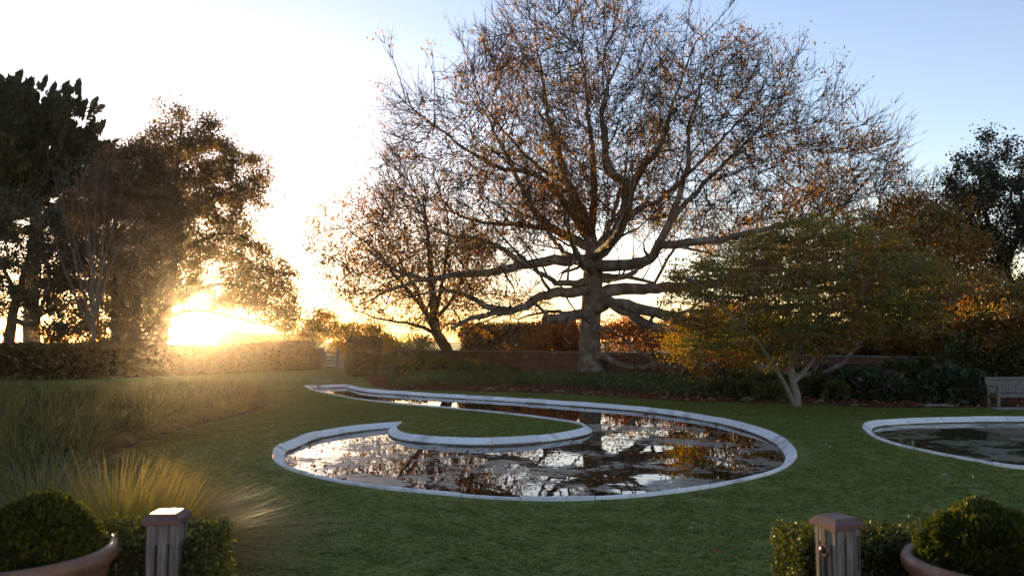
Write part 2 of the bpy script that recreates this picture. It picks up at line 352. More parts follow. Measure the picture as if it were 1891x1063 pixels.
    MT['lf_shrub'] = L('green_shrub_leaf', [(0.038, 0.061, 0.016), (0.068, 0.088, 0.022), (0.115, 0.115, 0.027)], 0.4)
    MT['lf_blue'] = L('bluegreen_shrub_leaf', [(0.023, 0.044, 0.026), (0.044, 0.068, 0.039), (0.085, 0.104, 0.065)], 0.3, 0.04)
    MT['lf_box'] = L('box_leaf', [(0.018, 0.027, 0.005), (0.045, 0.056, 0.009), (0.15, 0.145, 0.020)], 0.3, 0.03, 3.0)
    MT['lf_cover'] = L('ground_cover_leaf', [(0.036, 0.060, 0.017), (0.066, 0.096, 0.024), (0.120, 0.138, 0.041)], 0.35)
    MT['lf_litter'] = L('fallen_leaf_litter', [(0.08, 0.032, 0.018), (0.20, 0.075, 0.036), (0.30, 0.115, 0.055), (0.15, 0.055, 0.032)], 0.2, 0.03)
    MT['lf_pale'] = L('pale_edging_leaf', [(0.10, 0.10, 0.04), (0.30, 0.27, 0.16), (0.45, 0.42, 0.30)], 0.3)
    MT['grass'] = L('tussock_blade', [(0.018, 0.026, 0.006), (0.07, 0.078, 0.016), (0.18, 0.145, 0.035), (0.34, 0.24, 0.08)], 0.25, 0.04, 1.5)
    MT['grass_sunlit'] = L('sunlit_tussock_blade', [(0.09, 0.09, 0.02), (0.18, 0.15, 0.03), (0.30, 0.21, 0.045), (0.32, 0.17, 0.05)], 0.55, 0.06, 1.0)  # tussock blades with the low sun's gold put into their colour
mats()

# ------------------------------------------------------------------ pond outlines
def catmull(pts, per=0.18):
    pts = [np.array(p[:2], float) for p in pts]; out = []
    P = [2 * pts[0] - pts[1]] + pts + [2 * pts[-1] - pts[-2]]
    for i in range(1, len(P) - 2):
        n = max(2, int(np.linalg.norm(P[i + 1] - P[i]) / per))
        # centripetal-ish: clamp tangents by the local chord
        d = np.linalg.norm(P[i + 1] - P[i])
        def tan(a, b, c):
            t = (c - a); l = np.linalg.norm(t); return t / max(l, 1e-6) * d
        m0, m1 = tan(P[i - 1], P[i], P[i + 1]), tan(P[i], P[i + 1], P[i + 2])
        for k in range(n):
            t = k / n; h = (2*t**3-3*t**2+1, t**3-2*t**2+t, -2*t**3+3*t**2, t**3-t**2)
            out.append(h[0]*P[i] + h[1]*m0 + h[2]*P[i+1] + h[3]*m1)
    return out          # last point left off
RIM = 0.045
def gp(l): return [tuple(G(x, y, RIM)[:2]) for x, y in l]
sA = gp([(561.7, 711), (643, 709)])
sB = gp([(643, 709), (680, 717), (757, 722.5), (830, 727), (908, 731), (1035, 739), (1160, 748), (1206, 752.5), (1311, 766.5), (1396, 786), (1449, 808), (1469, 827),
         (1471, 840), (1455, 856), (1417, 872), (1311, 895), (1206, 909), (1100, 916.5), (1014, 918.5), (908, 915), (823, 908), (740, 900.5), (668, 892), (600, 880), (545, 866), (514, 852), (503, 838),
         (511, 823), (530, 813.5), (575, 797.5), (634, 787), (678, 782), (742, 777)])
sC = gp([(742, 777), (733, 784), (734, 791), (757, 799.5), (823, 806), (887, 808), (961, 805.5), (1024, 799), (1067, 791.5), (1079, 785.5), (1071, 780), (1056, 777),
         (1014, 770.5), (925, 760), (834, 751.5), (760, 745.5), (687, 738), (644, 732), (608, 724.8), (577, 718), (561.7, 711)])
def chain(segs):
    pts, corners = [], []
    for s in segs:
        corners.append(len(pts)); pts += catmull(s)
    return np.array(pts), corners
POND, PCORN = chain([sA, sB, sC])
r2 = gp([(1592, 786), (1598, 779), (1625, 774), (1690, 770.5), (1780, 768.5), (1891, 768)])
# the far pond goes on outside the frame as a rounded basin
lp = r2 + [(16.5, 22.0), (18.4, 20.2), (18.9, 17.6), (17.6, 14.6), (15.2, 12.7), (12.5, 12.3)] + gp([(1891, 861), (1800, 847), (1720, 832), (1650, 816), (1612, 802), (1592, 786)])
POND2, PCORN2 = chain([lp])

def signed_area(p):
    x, y = p[:, 0], p[:, 1]; return 0.5 * np.sum(x * np.roll(y, -1) - np.roll(x, -1) * y)
def inset_dirs(p):
    """unit vectors toward the inside of a closed outline, mitred"""
    s = 1.0 if signed_area(p) > 0 else -1.0
    e = norm(np.roll(p, -1, 0) - p); n = s * np.stack([-e[:, 1], e[:, 0]], 1)
    m = n + np.roll(n, 1, 0); m = norm(m); c = np.maximum(np.sum(m * n, 1), 0.5)
    return m / c[:, None]
def fill_sheet(name, loops, z, mat, **kw):
    bm = bmesh.new(); edges = []
    for lp_ in loops:
        vs_ = [bm.verts.new((p[0], p[1], z)) for p in lp_]
        edges += [bm.edges.new((vs_[i], vs_[(i + 1) % len(vs_)])) for i in range(len(vs_))]
    bmesh.ops.triangle_fill(bm, use_beauty=True, use_dissolve=False, edges=edges)
    bmesh.ops.recalc_face_normals(bm, faces=bm.faces)
    for f in bm.faces:
        if f.normal.z < 0: f.normal_flip()
    me = bpy.data.meshes.new(name); bm.to_mesh(me); bm.free()
    return link(name, me, mat, **kw)

# ground: one sheet to the horizon with the two basins cut out
far = [(-1500, -60), (1500, -60), (1500, 2600), (-1500, 2600)]
GARDEN = [(-60, -30), (60, -30), (60, 75), (-60, 75)]
fill_sheet('meadow', [far, GARDEN], -0.004, MT['meadow'], kind='structure')
fill_sheet('lawn', [GARDEN, POND, POND2], 0.0, MT['lawn'], kind='structure')

def edging(outline, corners, label, water_mat, wname, stone_len=1.0, prof=None):
    root = empty('pond_edging', (*outline.mean(0), 0), label=label, cat='pond edging')
    c0 = np.array([*outline.mean(0), 0.0])
    ins = inset_dirs(outline); n = len(outline)
    prof = [(0.0, -0.06), (0.0, RIM - 0.008), (0.012, RIM), (0.03, RIM + 0.003), (0.19, -0.052), (0.205, -0.066), (0.20, -0.085), (0.0, -0.085)]
    seglen = np.linalg.norm(np.roll(outline, -1, 0) - outline, axis=1)
    bounds = []
    cs = corners + [n]
    for a, b in zip(cs, cs[1:]):
        L = seglen[a:b].sum(); k = max(1, round(L / stone_len)); cum = np.concatenate([[0], np.cumsum(seglen[a:b])])
        ids = [a + int(np.argmin(abs(cum - L * j / k))) for j in range(k + 1)]
        bounds += [(i, j) for i, j in zip(ids, ids[1:]) if j > i]
    for (a, b) in bounds:
        idx = [i % n for i in range(a, b + 1)]
        pts = outline[idx].copy(); di = ins[idx]
        e0, e1 = norm(pts[1] - pts[0]), norm(pts[-1] - pts[-2])
        pts[0] += e0 * 0.009; pts[-1] -= e1 * 0.009
        dz = RNG.normal(0, 0.006); dt = RNG.normal(0, 0.006); V = []
        for p, d in zip(pts, di):
            for (o, z) in prof: V.append((p[0] + d[0] * (o + dt), p[1] + d[1] * (o + dt), z + dz))
        k = len(prof); F = []
        for i in range(len(pts) - 1):
            for j in range(k):
                F.append((i * k + j, i * k + (j + 1) % k, (i + 1) * k + (j + 1) % k, (i + 1) * k + j))
        me = bpy.data.meshes.new('coping_stone')
        me.from_pydata([tuple(np.array(v) - c0) for v in V], [], F + [tuple(range(k))[::-1], tuple(range((len(pts) - 1) * k, len(pts) * k))])
        bm = bmesh.new(); bm.from_mesh(me); bmesh.ops.recalc_face_normals(bm, faces=bm.faces); bm.to_mesh(me); bm.free()
        link('coping_stone', me, MT['stone'], root)
    w = outline + ins * 0.172
    V = [(x - c0[0], y - c0[1], z) for z in (-0.075, -0.7) for x, y in w]
    F = [(i, (i + 1) % n, n + (i + 1) % n, n + i) for i in range(n)]
    me = bpy.data.meshes.new('pond_wall'); me.from_pydata(V, [], F); link('pond_wall', me, MT['pondwall'], root)
    fill_sheet(wname, [w], -0.108, water_mat, kind='structure')
    return w
WATER1 = edging(POND, PCORN, 'pale sloping stone edging round the comma shaped pond with the lawn tongue', MT['water'], 'pond_water')
WATER2 = edging(POND2, PCORN2, 'pale stone edging round the smaller pond in front of the timber bench', MT['water2'], 'pond_water')

# planting bed between lawn and wall
BED_PX = [(690, 713), (720, 719), (800, 720.5), (868, 722), (952, 724), (1037, 727), (1100, 730.5), (1180, 736), (1269, 741), (1391, 743), (1458, 744.5), (1520, 747), (1600, 752), (1680, 753), (1760, 752), (1960, 753),
          (1960, 690), (1720, 690), (1300, 687), (1000, 684), (770, 684), (715, 690), (672, 696)]
BED = np.array([tuple(G(x, y)[:2]) for x, y in BED_PX])
fill_sheet('garden_bed', [BED], 0.006, MT['mulch'], kind='structure')
tb = MB(); tb.box((-7, -6, -0.3), (7, 4.86, 0.45), 0.01); tb.build('terrace', MT['slab'], kind='structure')

# ------------------------------------------------------------------ foliage builders
def leaf_arrays(c, size, aspect=0.55, up=0.0, fold=0.18, dirs=None, var=0.35):
    """one folded rhombic leaf (4 verts, 1 quad) per centre"""
    n = len(c); s = size * (1 + var * RNG.uniform(-1, 1, n))[:, None]
    d = rand_dirs(n) if dirs is None else norm(dirs + 0.5 * rand_dirs(n))
    nr = rand_dirs(n); nr[:, 2] += up; side = norm(np.cross(d, nr)); nn = np.cross(side, d)
    v = np.stack([c - d * s * .5, c + side * s * aspect * .5 + nn * s * fold - d * s * .06, c + d * s * .5, c - side * s * aspect * .5 + nn * s * fold - d * s * .06], 1)
    return v.reshape(-1, 3), np.arange(n * 4).reshape(n, 4)
def leaf_obj(name, c, size, mat, parent, origin=(0, 0, 0), **kw):
    sk = {k: kw.pop(k) for k in ('aspect', 'up', 'fold', 'dirs', 'var') if k in kw}
    v, f = leaf_arrays(np.asarray(c), size, **sk)
    return link(name, np_mesh(name, v - np.array(origin), f), mat, parent, **kw)

class Skel:
    def __init__(s): s.p, s.par, s.rf = [], [], []
    def add(s, pos, par, rf=0.0):
        s.p.append(np.array(pos, float)); s.par.append(par); s.rf.append(rf); return len(s.p) - 1
    def limb(s, pts, r0, r1, step=0.5, wob=0.05, start=None):
        pts = [np.array(p, float) for p in pts]
        if s.p and start is None:
            a = np.array(s.p); cur = int(np.argmin(np.linalg.norm(a - pts[0], axis=1)))
            pts[0] = s.p[cur].copy()
        elif s.p: cur = start
        else: cur = s.add(pts[0], -1, r0)
        L = sum(np.linalg.norm(b - a) for a, b in zip(pts, pts[1:])); done = 0
        path = []
        Q = [2 * pts[0] - pts[1]] + pts + [2 * pts[-1] - pts[-2]]
        for i in range(1, len(Q) - 2):
            n = max(1, int(np.linalg.norm(Q[i + 1] - Q[i]) / step))
            for k in range(1, n + 1):
                t = k / n
                path.append(0.5 * (2 * Q[i] + (Q[i+1] - Q[i-1]) * t + (2*Q[i-1] - 5*Q[i] + 4*Q[i+1] - Q[i+2]) * t*t + (-Q[i-1] + 3*Q[i] - 3*Q[i+1] + Q[i+2]) * t**3))
        for k, q in enumerate(path):
            t = (k + 1) / len(path)
            cur = s.add(q + RNG.normal(0, wob, 3), cur, r1 + (r0 - r1) * (1 - t) ** 1.15)
        return cur
    def laterals(s, first, every=(0.9, 2.0), length=(2.0, 5.5), ang=(0.5, 1.0), up=0.15, skip=0.25, rk=0.42):
        runs, cur = [], []
        for i in range(first, len(s.p)):
            if cur and s.par[i] != cur[-1]: runs.append(cur); cur = []
            cur.append(i)
        runs.append(cur); sgn = 1
        for run in runs:
            n = len(run); acc = 0; nxt = RNG.uniform(*every)
            for j in range(1, n):
                acc += np.linalg.norm(s.p[run[j]] - s.p[run[j - 1]])
                if j / n < skip or acc < nxt: continue
                acc = 0; nxt = RNG.uniform(*every); i = run[j]; d = s.p[i] - s.p[run[j - 1]]; d = d / (np.linalg.norm(d) + 1e-9)
                sgn = -sgn; perp = np.cross(d, rand_dirs(1)[0]); perp = perp / (np.linalg.norm(perp) + 1e-9); a = RNG.uniform(*ang)
                q = d * math.cos(a) + perp * math.sin(a) + np.array([0, 0, up]); q = q / np.linalg.norm(q)
                L = RNG.uniform(*length) * (1.1 - .5 * j / n); m = max(3, int(L / .45)); pp = s.p[i]; k = i; r0 = max(.03, s.rf[i] * rk)
                for t in range(m):
                    q = q + RNG.normal(0, .10, 3) + np.array([0, 0, up * .12]); q = q / np.linalg.norm(q); pp = pp + q * L / m
                    k = s.add(pp, k, .018 + (r0 - .018) * (1 - (t + 1) / m) ** 1.1)
    def colonize(s, attrs, step=0.45, di=7.0, dk=0.8, iters=70, trop=(0, 0, 0.05), jit=0.25, maxch=3, inertia=0.45):
        A = np.asarray(attrs, np.float32); trop = np.array(trop)
        dn = np.full(len(A), 1e9, np.float32); ni = np.zeros(len(A), int); new = list(range(len(s.p))); nch = {}
        for it in range(iters):
            if not new or not len(A): break
            NP = np.array([s.p[i] for i in new], np.float32); idx = np.array(new)
            for ch in range(0, len(NP), 1500):
                D = np.linalg.norm(A[:, None, :] - NP[None, ch:ch + 1500], axis=2); j = D.argmin(1); dd = D[np.arange(len(A)), j]
                b = dd < dn; dn[b] = dd[b]; ni[b] = idx[ch:ch + 1500][j[b]]
            keep = dn > dk; A, dn, ni = A[keep], dn[keep], ni[keep]
            act = dn < di
            if not act.any(): break
            un, inv = np.unique(ni[act], return_inverse=True)
            base = np.array([s.p[i] for i in un]); acc = np.zeros((len(un), 3))
            np.add.at(acc, inv, norm(A[act] - base[inv]))
            acc = norm(norm(acc) + trop + RNG.normal(0, jit, acc.shape)); new = []
            for i, d in zip(un, acc):
                if nch.get(i, 0) >= maxch: continue
                pi = s.par[i]
                if pi >= 0 and s.rf[i] == 0:           # keep the run of the branch smooth
                    q = s.p[i] - s.p[pi]; q = q / (np.linalg.norm(q) + 1e-9); d = d * 0.6 + q * inertia; d = d / np.linalg.norm(d)
                nch[i] = nch.get(i, 0) + 1; new.append(s.add(s.p[i] + d * step, int(i)))
    def finish(s, rtip=0.010, expo=2.3):
        s.P = np.array(s.p); s.PAR = np.array(s.par); n = len(s.P); a = np.zeros(n); rf = np.array(s.rf)
        nc = np.bincount(s.PAR[s.PAR >= 0], minlength=n)
        s.tips = np.where(nc == 0)[0]
        a[nc == 0] = rtip ** expo
        for i in range(n - 1, 0, -1): a[s.PAR[i]] += a[i]
        r = a ** (1 / expo); r = np.where(rf > 0, rf, r)
        for i in range(1, n):
            if rf[i] == 0: r[i] = min(r[i], 0.85 * r[s.PAR[i]] if rf[s.PAR[i]] > 0 else r[s.PAR[i]])
        s.R = r; s.DIR = np.zeros((n, 3)); m = s.PAR >= 0; s.DIR[m] = norm(s.P[m] - s.P[s.PAR[m]])
        best = {}                                        # the child that carries the branch on
        for i in range(n):
            p = s.PAR[i]
            if p >= 0 and (p not in best or r[i] > r[best[p]]): best[p] = i
        s.main = np.zeros(n, bool); s.main[list(best.values())] = True; s.best = best
        T = s.DIR.copy()
        for p, c in best.items(): T[p] = T[p] + s.DIR[c]
        s.T = norm(T); return s
def tubes(S, sel, sides):
    """edges parent->node for the nodes in sel"""
    par = S.PAR[sel]; ref = np.array([0.31, 0.52, 0.79])
    def ring(pos, t, r):
        u = norm(np.cross(t, ref)); w = np.cross(t, u); a = np.arange(sides) * 2 * math.pi / sides
        return pos[:, None] + r[:, None, None] * (np.cos(a)[None, :, None] * u[:, None] + np.sin(a)[None, :, None] * w[:, None])
    mn = S.main[sel]
    r0 = np.where(mn, S.R[par], np.minimum(S.R[sel] * 1.25, S.R[par])); t0 = np.where(mn[:, None], S.T[par], S.DIR[sel])
    t0 = np.where(np.linalg.norm(t0, axis=1, keepdims=True) < .5, S.DIR[sel], t0)
    a, b = ring(S.P[par], t0, r0), ring(S.P[sel], S.T[sel], S.R[sel])
    v = np.concatenate([a, b], 1); n = len(sel); o = (np.arange(n) * 2 * sides)[:, None]; k = np.arange(sides)[None]; k1 = (k + 1) % sides
    return v.reshape(-1, 3), np.stack([o + k, o + k1, o + sides + k1, o + sides + k], 2).reshape(-1, 4)
def skel_meshes(S, root, mat_big, mat_twig, origin, thick=0.05, names=('trunk', 'branches'), twig=None, big_sides=12):
    idx = np.arange(len(S.P)); m = S.PAR >= 0
    big = idx[m & (S.R > thick)]; small = idx[m & (S.R <= thick)]
    o = np.array(origin); out = []
    if len(big):
        v, f = tubes(S, big, big_sides)
        me = np_mesh(names[0], v - o, f, True); bm = bmesh.new(); bm.from_mesh(me)
        bmesh.ops.remove_doubles(bm, verts=bm.verts, dist=0.002); bm.to_mesh(me); bm.free()
        for p in me.polygons: p.use_smooth = True
        out.append(link(names[0], me, mat_big, root))
    vs_, fs_, off = [], [], 0
    if len(small):
        a, b = small[S.R[small] > 0.018], small[S.R[small] <= 0.018]
        for sel, sd_ in ((a, 5), (b, 3)):
            if len(sel):
                v, f = tubes(S, sel, sd_); vs_.append(v); fs_.append(f + off); off += len(v)
    if twig is not None and len(twig[0]):
        v, f = twig; vs_.append(v); fs_.append(f + off); off += len(v)
    if vs_: out.append(link(names[1], np_mesh(names[1], np.concatenate(vs_) - o, np.concatenate(fs_), True), mat_twig, root, kind='stuff'))
    return out
def twigs(base, d, length, r=0.008, up=0.25, segs=2, curl=0.35):
    """fine three-sided twigs; returns mesh arrays and points along them"""
    n = len(base); L = length * RNG.uniform(0.5, 1.3, n)[:, None] / segs
    p = [base]; q = d.copy()
    for k in range(segs):
        q = norm(q + RNG.normal(0, curl, (n, 3)) + np.array([0, 0, up])); p.append(p[-1] + q * L)
    ref = np.array([0.31, 0.52, 0.79]); V = []; a = np.arange(3) * 2 * math.pi / 3
    for k, c in enumerate(p):
        t = norm(p[min(k + 1, segs)] - p[max(k - 1, 0)]); u = norm(np.cross(t, ref)); w = np.cross(t, u)
        rr = r * (1 - 0.8 * k / segs)
        V.append(c[:, None] + rr * (np.cos(a)[None, :, None] * u[:, None] + np.sin(a)[None, :, None] * w[:, None]))
    v = np.stack(V, 1).reshape(-1, 3); o = (np.arange(n) * 3 * (segs + 1))[:, None, None]; s_ = np.arange(segs)[None, :, None] * 3; k = np.arange(3)[None, None]; k1 = (k + 1) % 3
    f = np.stack([o + s_ + k, o + s_ + k1, o + s_ + 3 + k1, o + s_ + 3 + k], 3).reshape(-1, 4)
    return (v, f), np.concatenate(p[1:]), q, p[-1]
def cat(ms):
    v, f, o = [], [], 0
    for a, b in ms: v.append(a); f.append(b + o); o += len(a)
    return np.concatenate(v), np.concatenate(f)
def crown_points(poly_px, Y, depth, n, holes=(), shell=0.0, ground=None):
    """points filling a rounded volume whose outline at distance Y is poly_px"""
    poly = np.array([(W(x, y, Y).x, W(x, y, Y).z) for x, y in poly_px]); hp = [np.array([(W(x, y, Y).x, W(x, y, Y).z) for x, y in h]) for h in holes]
    p = sample_poly(poly, int(n * 1.3))
    for h in hp: p = p[~in_poly(p, h)]
    p = p[:n]; d = poly_dist(p, poly); dm = max(d.max(), 1e-3)
    hd = depth * np.sqrt(np.clip(d / dm * 1.4, 0.01, 1))
    s = RNG.uniform(-1, 1, len(p))
    if shell: s = np.sign(s) * np.abs(s) ** (1 - shell)
    return np.stack([p[:, 0], Y + s * hd, p[:, 1]], 1)
def px_limb(pts, Y): return [np.array(W(x, y, Y + dy)) for x, y, dy in pts]

def blob_points(n, blobs, shell=0.3, rough=0.25, seed=0.0):
    """points in the outer skin of lumpy ellipsoids [(centre, radii)]"""
    vol = np.array([b[1][0] * b[1][1] * b[1][2] for b in blobs]) ** 0.67; k = RNG.choice(len(blobs), n, p=vol / vol.sum())
    c = np.array([b[0] for b in blobs], float)[k]; r = np.array([b[1] for b in blobs], float)[k]
    d = rand_dirs(n); d[:, 2] = np.where(d[:, 2] < -0.5, -d[:, 2], d[:, 2])
    nz = fnoise(d * 1.0 + c, 1.7, seed) * rough + fnoise(d + c * .3, 4.5, seed + 9) * rough * 0.5
    f = (1 + nz) * (1 - shell * RNG.uniform(0, 1, n) ** 1.5)
    return c + d * r * f[:, None], d

# ------------------------------------------------------------------ the great oak
def great_oak():
    Y = 46.0; S = Skel(); base = W(1092, 697, Y); base.z = 0
    root = empty('oak_tree', base, label='huge spreading oak with thick grey limbs and thinning orange leaves', cat='tree')
    S.limb([np.array(base) + (0, 0, -0.3)] + px_limb([(1092, 690, 0), (1090, 660, 0), (1089, 620, 0), (1092, 570, 0), (1094, 530, 0), (1095, 500, 0), (1096, 470, 0)], Y), 1.0, 0.62, 0.3, 0.01)
    n0 = len(S.p)
    for i in range(n0):                         # root flare, then an even bole
        z = S.p[i][2]; S.rf[i] = 0.60 + 0.42 * math.exp(-max(z, 0) / 0.75) - 0.004 * max(0, z)
    L = lambda pts, r0, r1: S.limb(px_limb(pts, Y), r0, r1, 0.5, 0.045)
    # leaders
    L([(1096, 470, 0), (1090, 440, .3), (1085, 416, .8), (1063, 369, 1.8), (1046, 330, 2.4), (1030, 280, 3.2), (1010, 200, 4), (1000, 130, 4.2), (990, 85, 4)], .42, .05)
    L([(1094, 430, .3), (1095, 390, -.6), (1098, 342, -1.6), (1092, 270, -2.6), (1085, 190, -3.4), (1078, 130, -3.8), (1070, 80, -4)], .27, .04)
    L([(1100, 470, 0), (1116, 462, -.3), (1148, 411, -1), (1158, 379, -1.4), (1153, 337, -1.8), (1121, 318, -2), (1116, 274, -2.4), (1112, 200, -3), (1130, 140, -3.4), (1150, 95, -3.6)], .45, .04)
    L([(1157, 370, -1.4), (1174, 337, -1.6), (1190, 305, -2), (1216, 279, -2.4), (1237, 210, -3), (1260, 140, -3.6), (1285, 80, -4)], .22, .03)
    L([(1150, 410, -1), (1180, 385, .5), (1215, 372, 2), (1250, 340, 3), (1300, 290, 4.2), (1360, 230, 5), (1420, 160, 5.4)], .22, .03)
    # left limbs
    L([(1090, 480, 0), (1027, 479, -1), (974, 487, -2), (911, 500, -3), (832, 508, -4), (788, 515, -4.6), (732, 498, -5.2), (680, 462, -5.6)], .36, .06)
    L([(790, 515, -4.6), (740, 526, -5), (690, 552, -5.4), (650, 572, -5.8)], .10, .025)
    L([(960, 489, -2), (935, 460, -2.4), (880, 440, -3), (820, 430, -3.8), (760, 400, -4.4)], .16, .03)
    L([(1090, 531, 0), (1045, 541, -1.5), (1000, 546, -3), (974, 564, -4), (912, 578, -5.5), (871, 588, -6.2), (832, 606, -7)], .36, .10)
    L([(940, 572, -5), (896, 565, -6), (863, 546, -6.8), (821, 537, -7.6), (760, 545, -8.4)], .20, .04)
    L([(1079, 455, 0), (1037, 432, 1), (995, 400, 2), (963, 348, 3), (948, 316, 3.6), (920, 260, 4.2), (890, 190, 5)], .30, .04)
    L([(1080, 432, .4), (1060, 400, .2), (1037, 369, -.4), (995, 327, -1.6), (932, 311, -3), (874, 285, -4), (826, 248, -5), (768, 205, -5.6), (735, 180, -6)], .26, .025)
    L([(1070, 440, .5), (1020, 425, 2.5), (960, 415, 4.5), (890, 410, 6), (820, 385, 7.5), (760, 350, 8.5)], .24, .03)
    L([(1030, 350, 2.4), (985, 300, 3), (930, 240, 3), (880, 170, 2.6), (870, 110, 2)], .15, .025)
    L([(1088, 576, 0), (1060, 582, -1.5), (1030, 588, -3), (1008, 590, -4)], .30, .26)         # sawn off
    L([(1085, 575, .2), (1040, 577, 2.5), (1000, 577, 5), (950, 590, 8)], .16, .05)
    # right limbs
    L([(1104, 486, 0), (1147, 490, -1.6), (1186, 482, -3), (1210, 469, -3.8), (1219, 455, -4.2), (1243, 452, -4.8), (1291, 446, -5.8), (1350, 440, -7), (1420, 420, -8), (1500, 400, -8.6), (1570, 370, -9)], .38, .05)
    L([(1219, 456, -4.2), (1232, 421, -4.6), (1253, 364, -5.2), (1269, 311, -5.8), (1274, 237, -6), (1290, 170, -6.4), (1310, 110, -6.4)], .22, .03)
    L([(1240, 400, -4.8), (1290, 350, -4), (1340, 300, -3), (1400, 240, -2), (1450, 190, -1)], .16, .025)
    L([(1105, 511, 0), (1156, 510, -2), (1183, 519, -3), (1207, 520, -3.6), (1222, 500, -4), (1231, 479, -4.4), (1246, 461, -5)], .15, .07)
    L([(1104, 538, 0), (1165, 534, 1.5), (1225, 531, 3), (1300, 527, 4.5), (1380, 500, 6), (1460, 460, 7), (1540, 400, 8), (1600, 330, 8.5)], .40, .05)
    L([(1300, 527, 4.5), (1390, 520, 4), (1480, 500, 3), (1580, 470, 2), (1680, 440, 1)], .22, .03)
    L([(1103, 573, 0), (1135, 559, -1.6), (1171, 569, -3), (1216, 576, -4.6), (1249, 588, -6), (1290, 605, -7.5), (1330, 640, -8.4), (1390, 672, -9), (1450, 690, -9.2), (1520, 690, -9), (1565, 662, -8.6), (1590, 635, -8), (1640, 600, -7)], .36, .07)
    L([(1140, 575, -1.2), (1189, 594, -3), (1219, 606, -4.5), (1258, 618, -6.2)], .30, .24)     # sawn off
    L([(1100, 603, 0), (1141, 615, -2), (1171, 642, -4), (1200, 660, -5), (1225, 690, -6)], .17, .05)
    L([(1100, 650, 0), (1135, 669, -1.2), (1171, 680, -2.2), (1189, 677, -2.8), (1213, 671, -3.4), (1246, 681, -4), (1290, 678, -4.6), (1340, 668, -5), (1400, 672, -5)], .22, .04)
    L([(1420, 684, -9), (1480, 640, -8), (1530, 600, -7), (1600, 560, -6)], .10, .03)
    # limbs towards and away from the viewer
    for (x, y, x2, y2, dy, r) in ((1096, 500, 1040, 400, -11, .30), (1097, 480, 1180, 330, -11, .28), (1095, 470, 1160, 300, 11, .30), (1092, 490, 980, 380, 11, .26), (1098, 520, 1250, 430, 11, .26), (1090, 520, 960, 470, -10, .24), (1100, 450, 1090, 200, 9, .22)):
        mx, my = (x + x2) / 2, (y + y2) / 2 + 25
        L([(x, y, 0), (mx, my, dy * .45), (x2, y2, dy)], r, .05)
    nl = len(S.p); S.laterals(n0, up=.12); print('oak limbs', n0, nl, len(S.p))
    crown = [(700, 500), (690, 420), (720, 330), (735, 260), (725, 205), (775, 195), (835, 190), (870, 140), (888, 85), (925, 70), (960, 35), (1010, 40), (1060, 25), (1110, 50), (1150, 45), (1200, 70), (1250, 65), (1290, 100), (1350, 110), (1405, 120), (1440, 155), (1480, 170), (1505, 225), (1545, 250), (1592, 275), (1590, 310), (1615, 342), (1665, 368), (1705, 402),
             (1740, 480), (1640, 530), (1500, 520), (1330, 500), (1240, 440), (1150, 430), (1060, 440), (960, 480), (900, 520), (780, 540)]
    A = crown_points(crown, Y, 11.0, 13000, shell=0.35)
    gz = fnoise(A, .16, 21.0) + .5 * fnoise(A, .42, 5.0); A = A[gz > -0.27]
    low = crown_points([(690, 470), (880, 470), (1000, 500), (1040, 560), (960, 640), (860, 620), (700, 590), (640, 560)], Y, 9.0, 420)
    lowr = crown_points([(1120, 600), (1300, 600), (1500, 640), (1600, 640), (1560, 690), (1300, 690), (1180, 685)], Y - 4, 5.0, 220)
    lowr = lowr[lowr[:, 2] > 0.3]
    S.colonize(np.concatenate([A, low, lowr]), 0.44, 6.5, 0.66, 70, (0, 0, 0.03), 0.10, 3, 0.75)
    S.finish(0.016, 2.35)
    t = S.tips; thin = np.where((S.R < 0.022) & (S.PAR >= 0))[0]; thin = RNG.choice(thin, min(len(thin), 12000), replace=False)
    bs = np.concatenate([t, t, t, thin]); cen = np.array(W(1095, 480, Y)); dr = norm(S.DIR[bs] + .55 * norm(S.P[bs] - cen) + RNG.normal(0, 0.32, (len(bs), 3)))
    m1, pts1, q1, e1 = twigs(S.P[bs], dr, 1.45, 0.018, 0.10, 2, .12)
    k = RNG.choice(len(pts1), 26000); m2, pts2, q2, e2 = twigs(pts1[k], norm(np.tile(q1, (2, 1))[k] + RNG.normal(0, .4, (len(k), 3))), 0.75, 0.0145, 0.10, 1, .15)
    skel_meshes(S, root, MT['bark_oak'], MT['twig'], base, 0.05, twig=cat([m1, m2]))
    # sawn limb ends
    for (x, y, dy, r, dx) in ((1008, 590, -4, .30, -1), (1258, 618, -6.2, .26, 1)):
        c = np.array(W(x, y, Y + dy)); mb = MB(); q = Vector((dx, -.55, -.15)).to_track_quat('Z', 'Y').to_matrix().to_4x4()
        bmesh.ops.create_cone(mb.bm, cap_ends=True, segments=14, radius1=r, radius2=r * .96, depth=.12, matrix=Matrix.Translation(Vector(c) - base) @ q)
        mb.build('sawn_end', MT['cutwood'] if dx < 0 else MT['bark_oak'], root)
    c = np.concatenate([pts1, pts2]); nz = 1.1 * fnoise(c, 0.24, 4.0) + 0.8 * fnoise(c, 0.75, 7.0)
    right = np.clip((c[:, 0] - 2.0) / 12.0, -0.6, 1.0); high = np.clip((c[:, 2] - 14) / 8, 0, 1)
    keep = nz + RNG.uniform(-.15, .15, len(c)) > 0.31 + 0.20 * right * high - 0.16 * (c[:, 2] < 11)
    c = c[keep]; c = np.concatenate([c, c[RNG.choice(len(c), int(len(c) * 2.6))]])
    c = c + RNG.normal(0, .16, c.shape)
    leaf_obj('leaves', c, 0.15, MT['lf_oak'], root, base, kind='stuff', aspect=.5, dirs=np.tile([0, 0, -.5], (len(c), 1)))
great_oak()

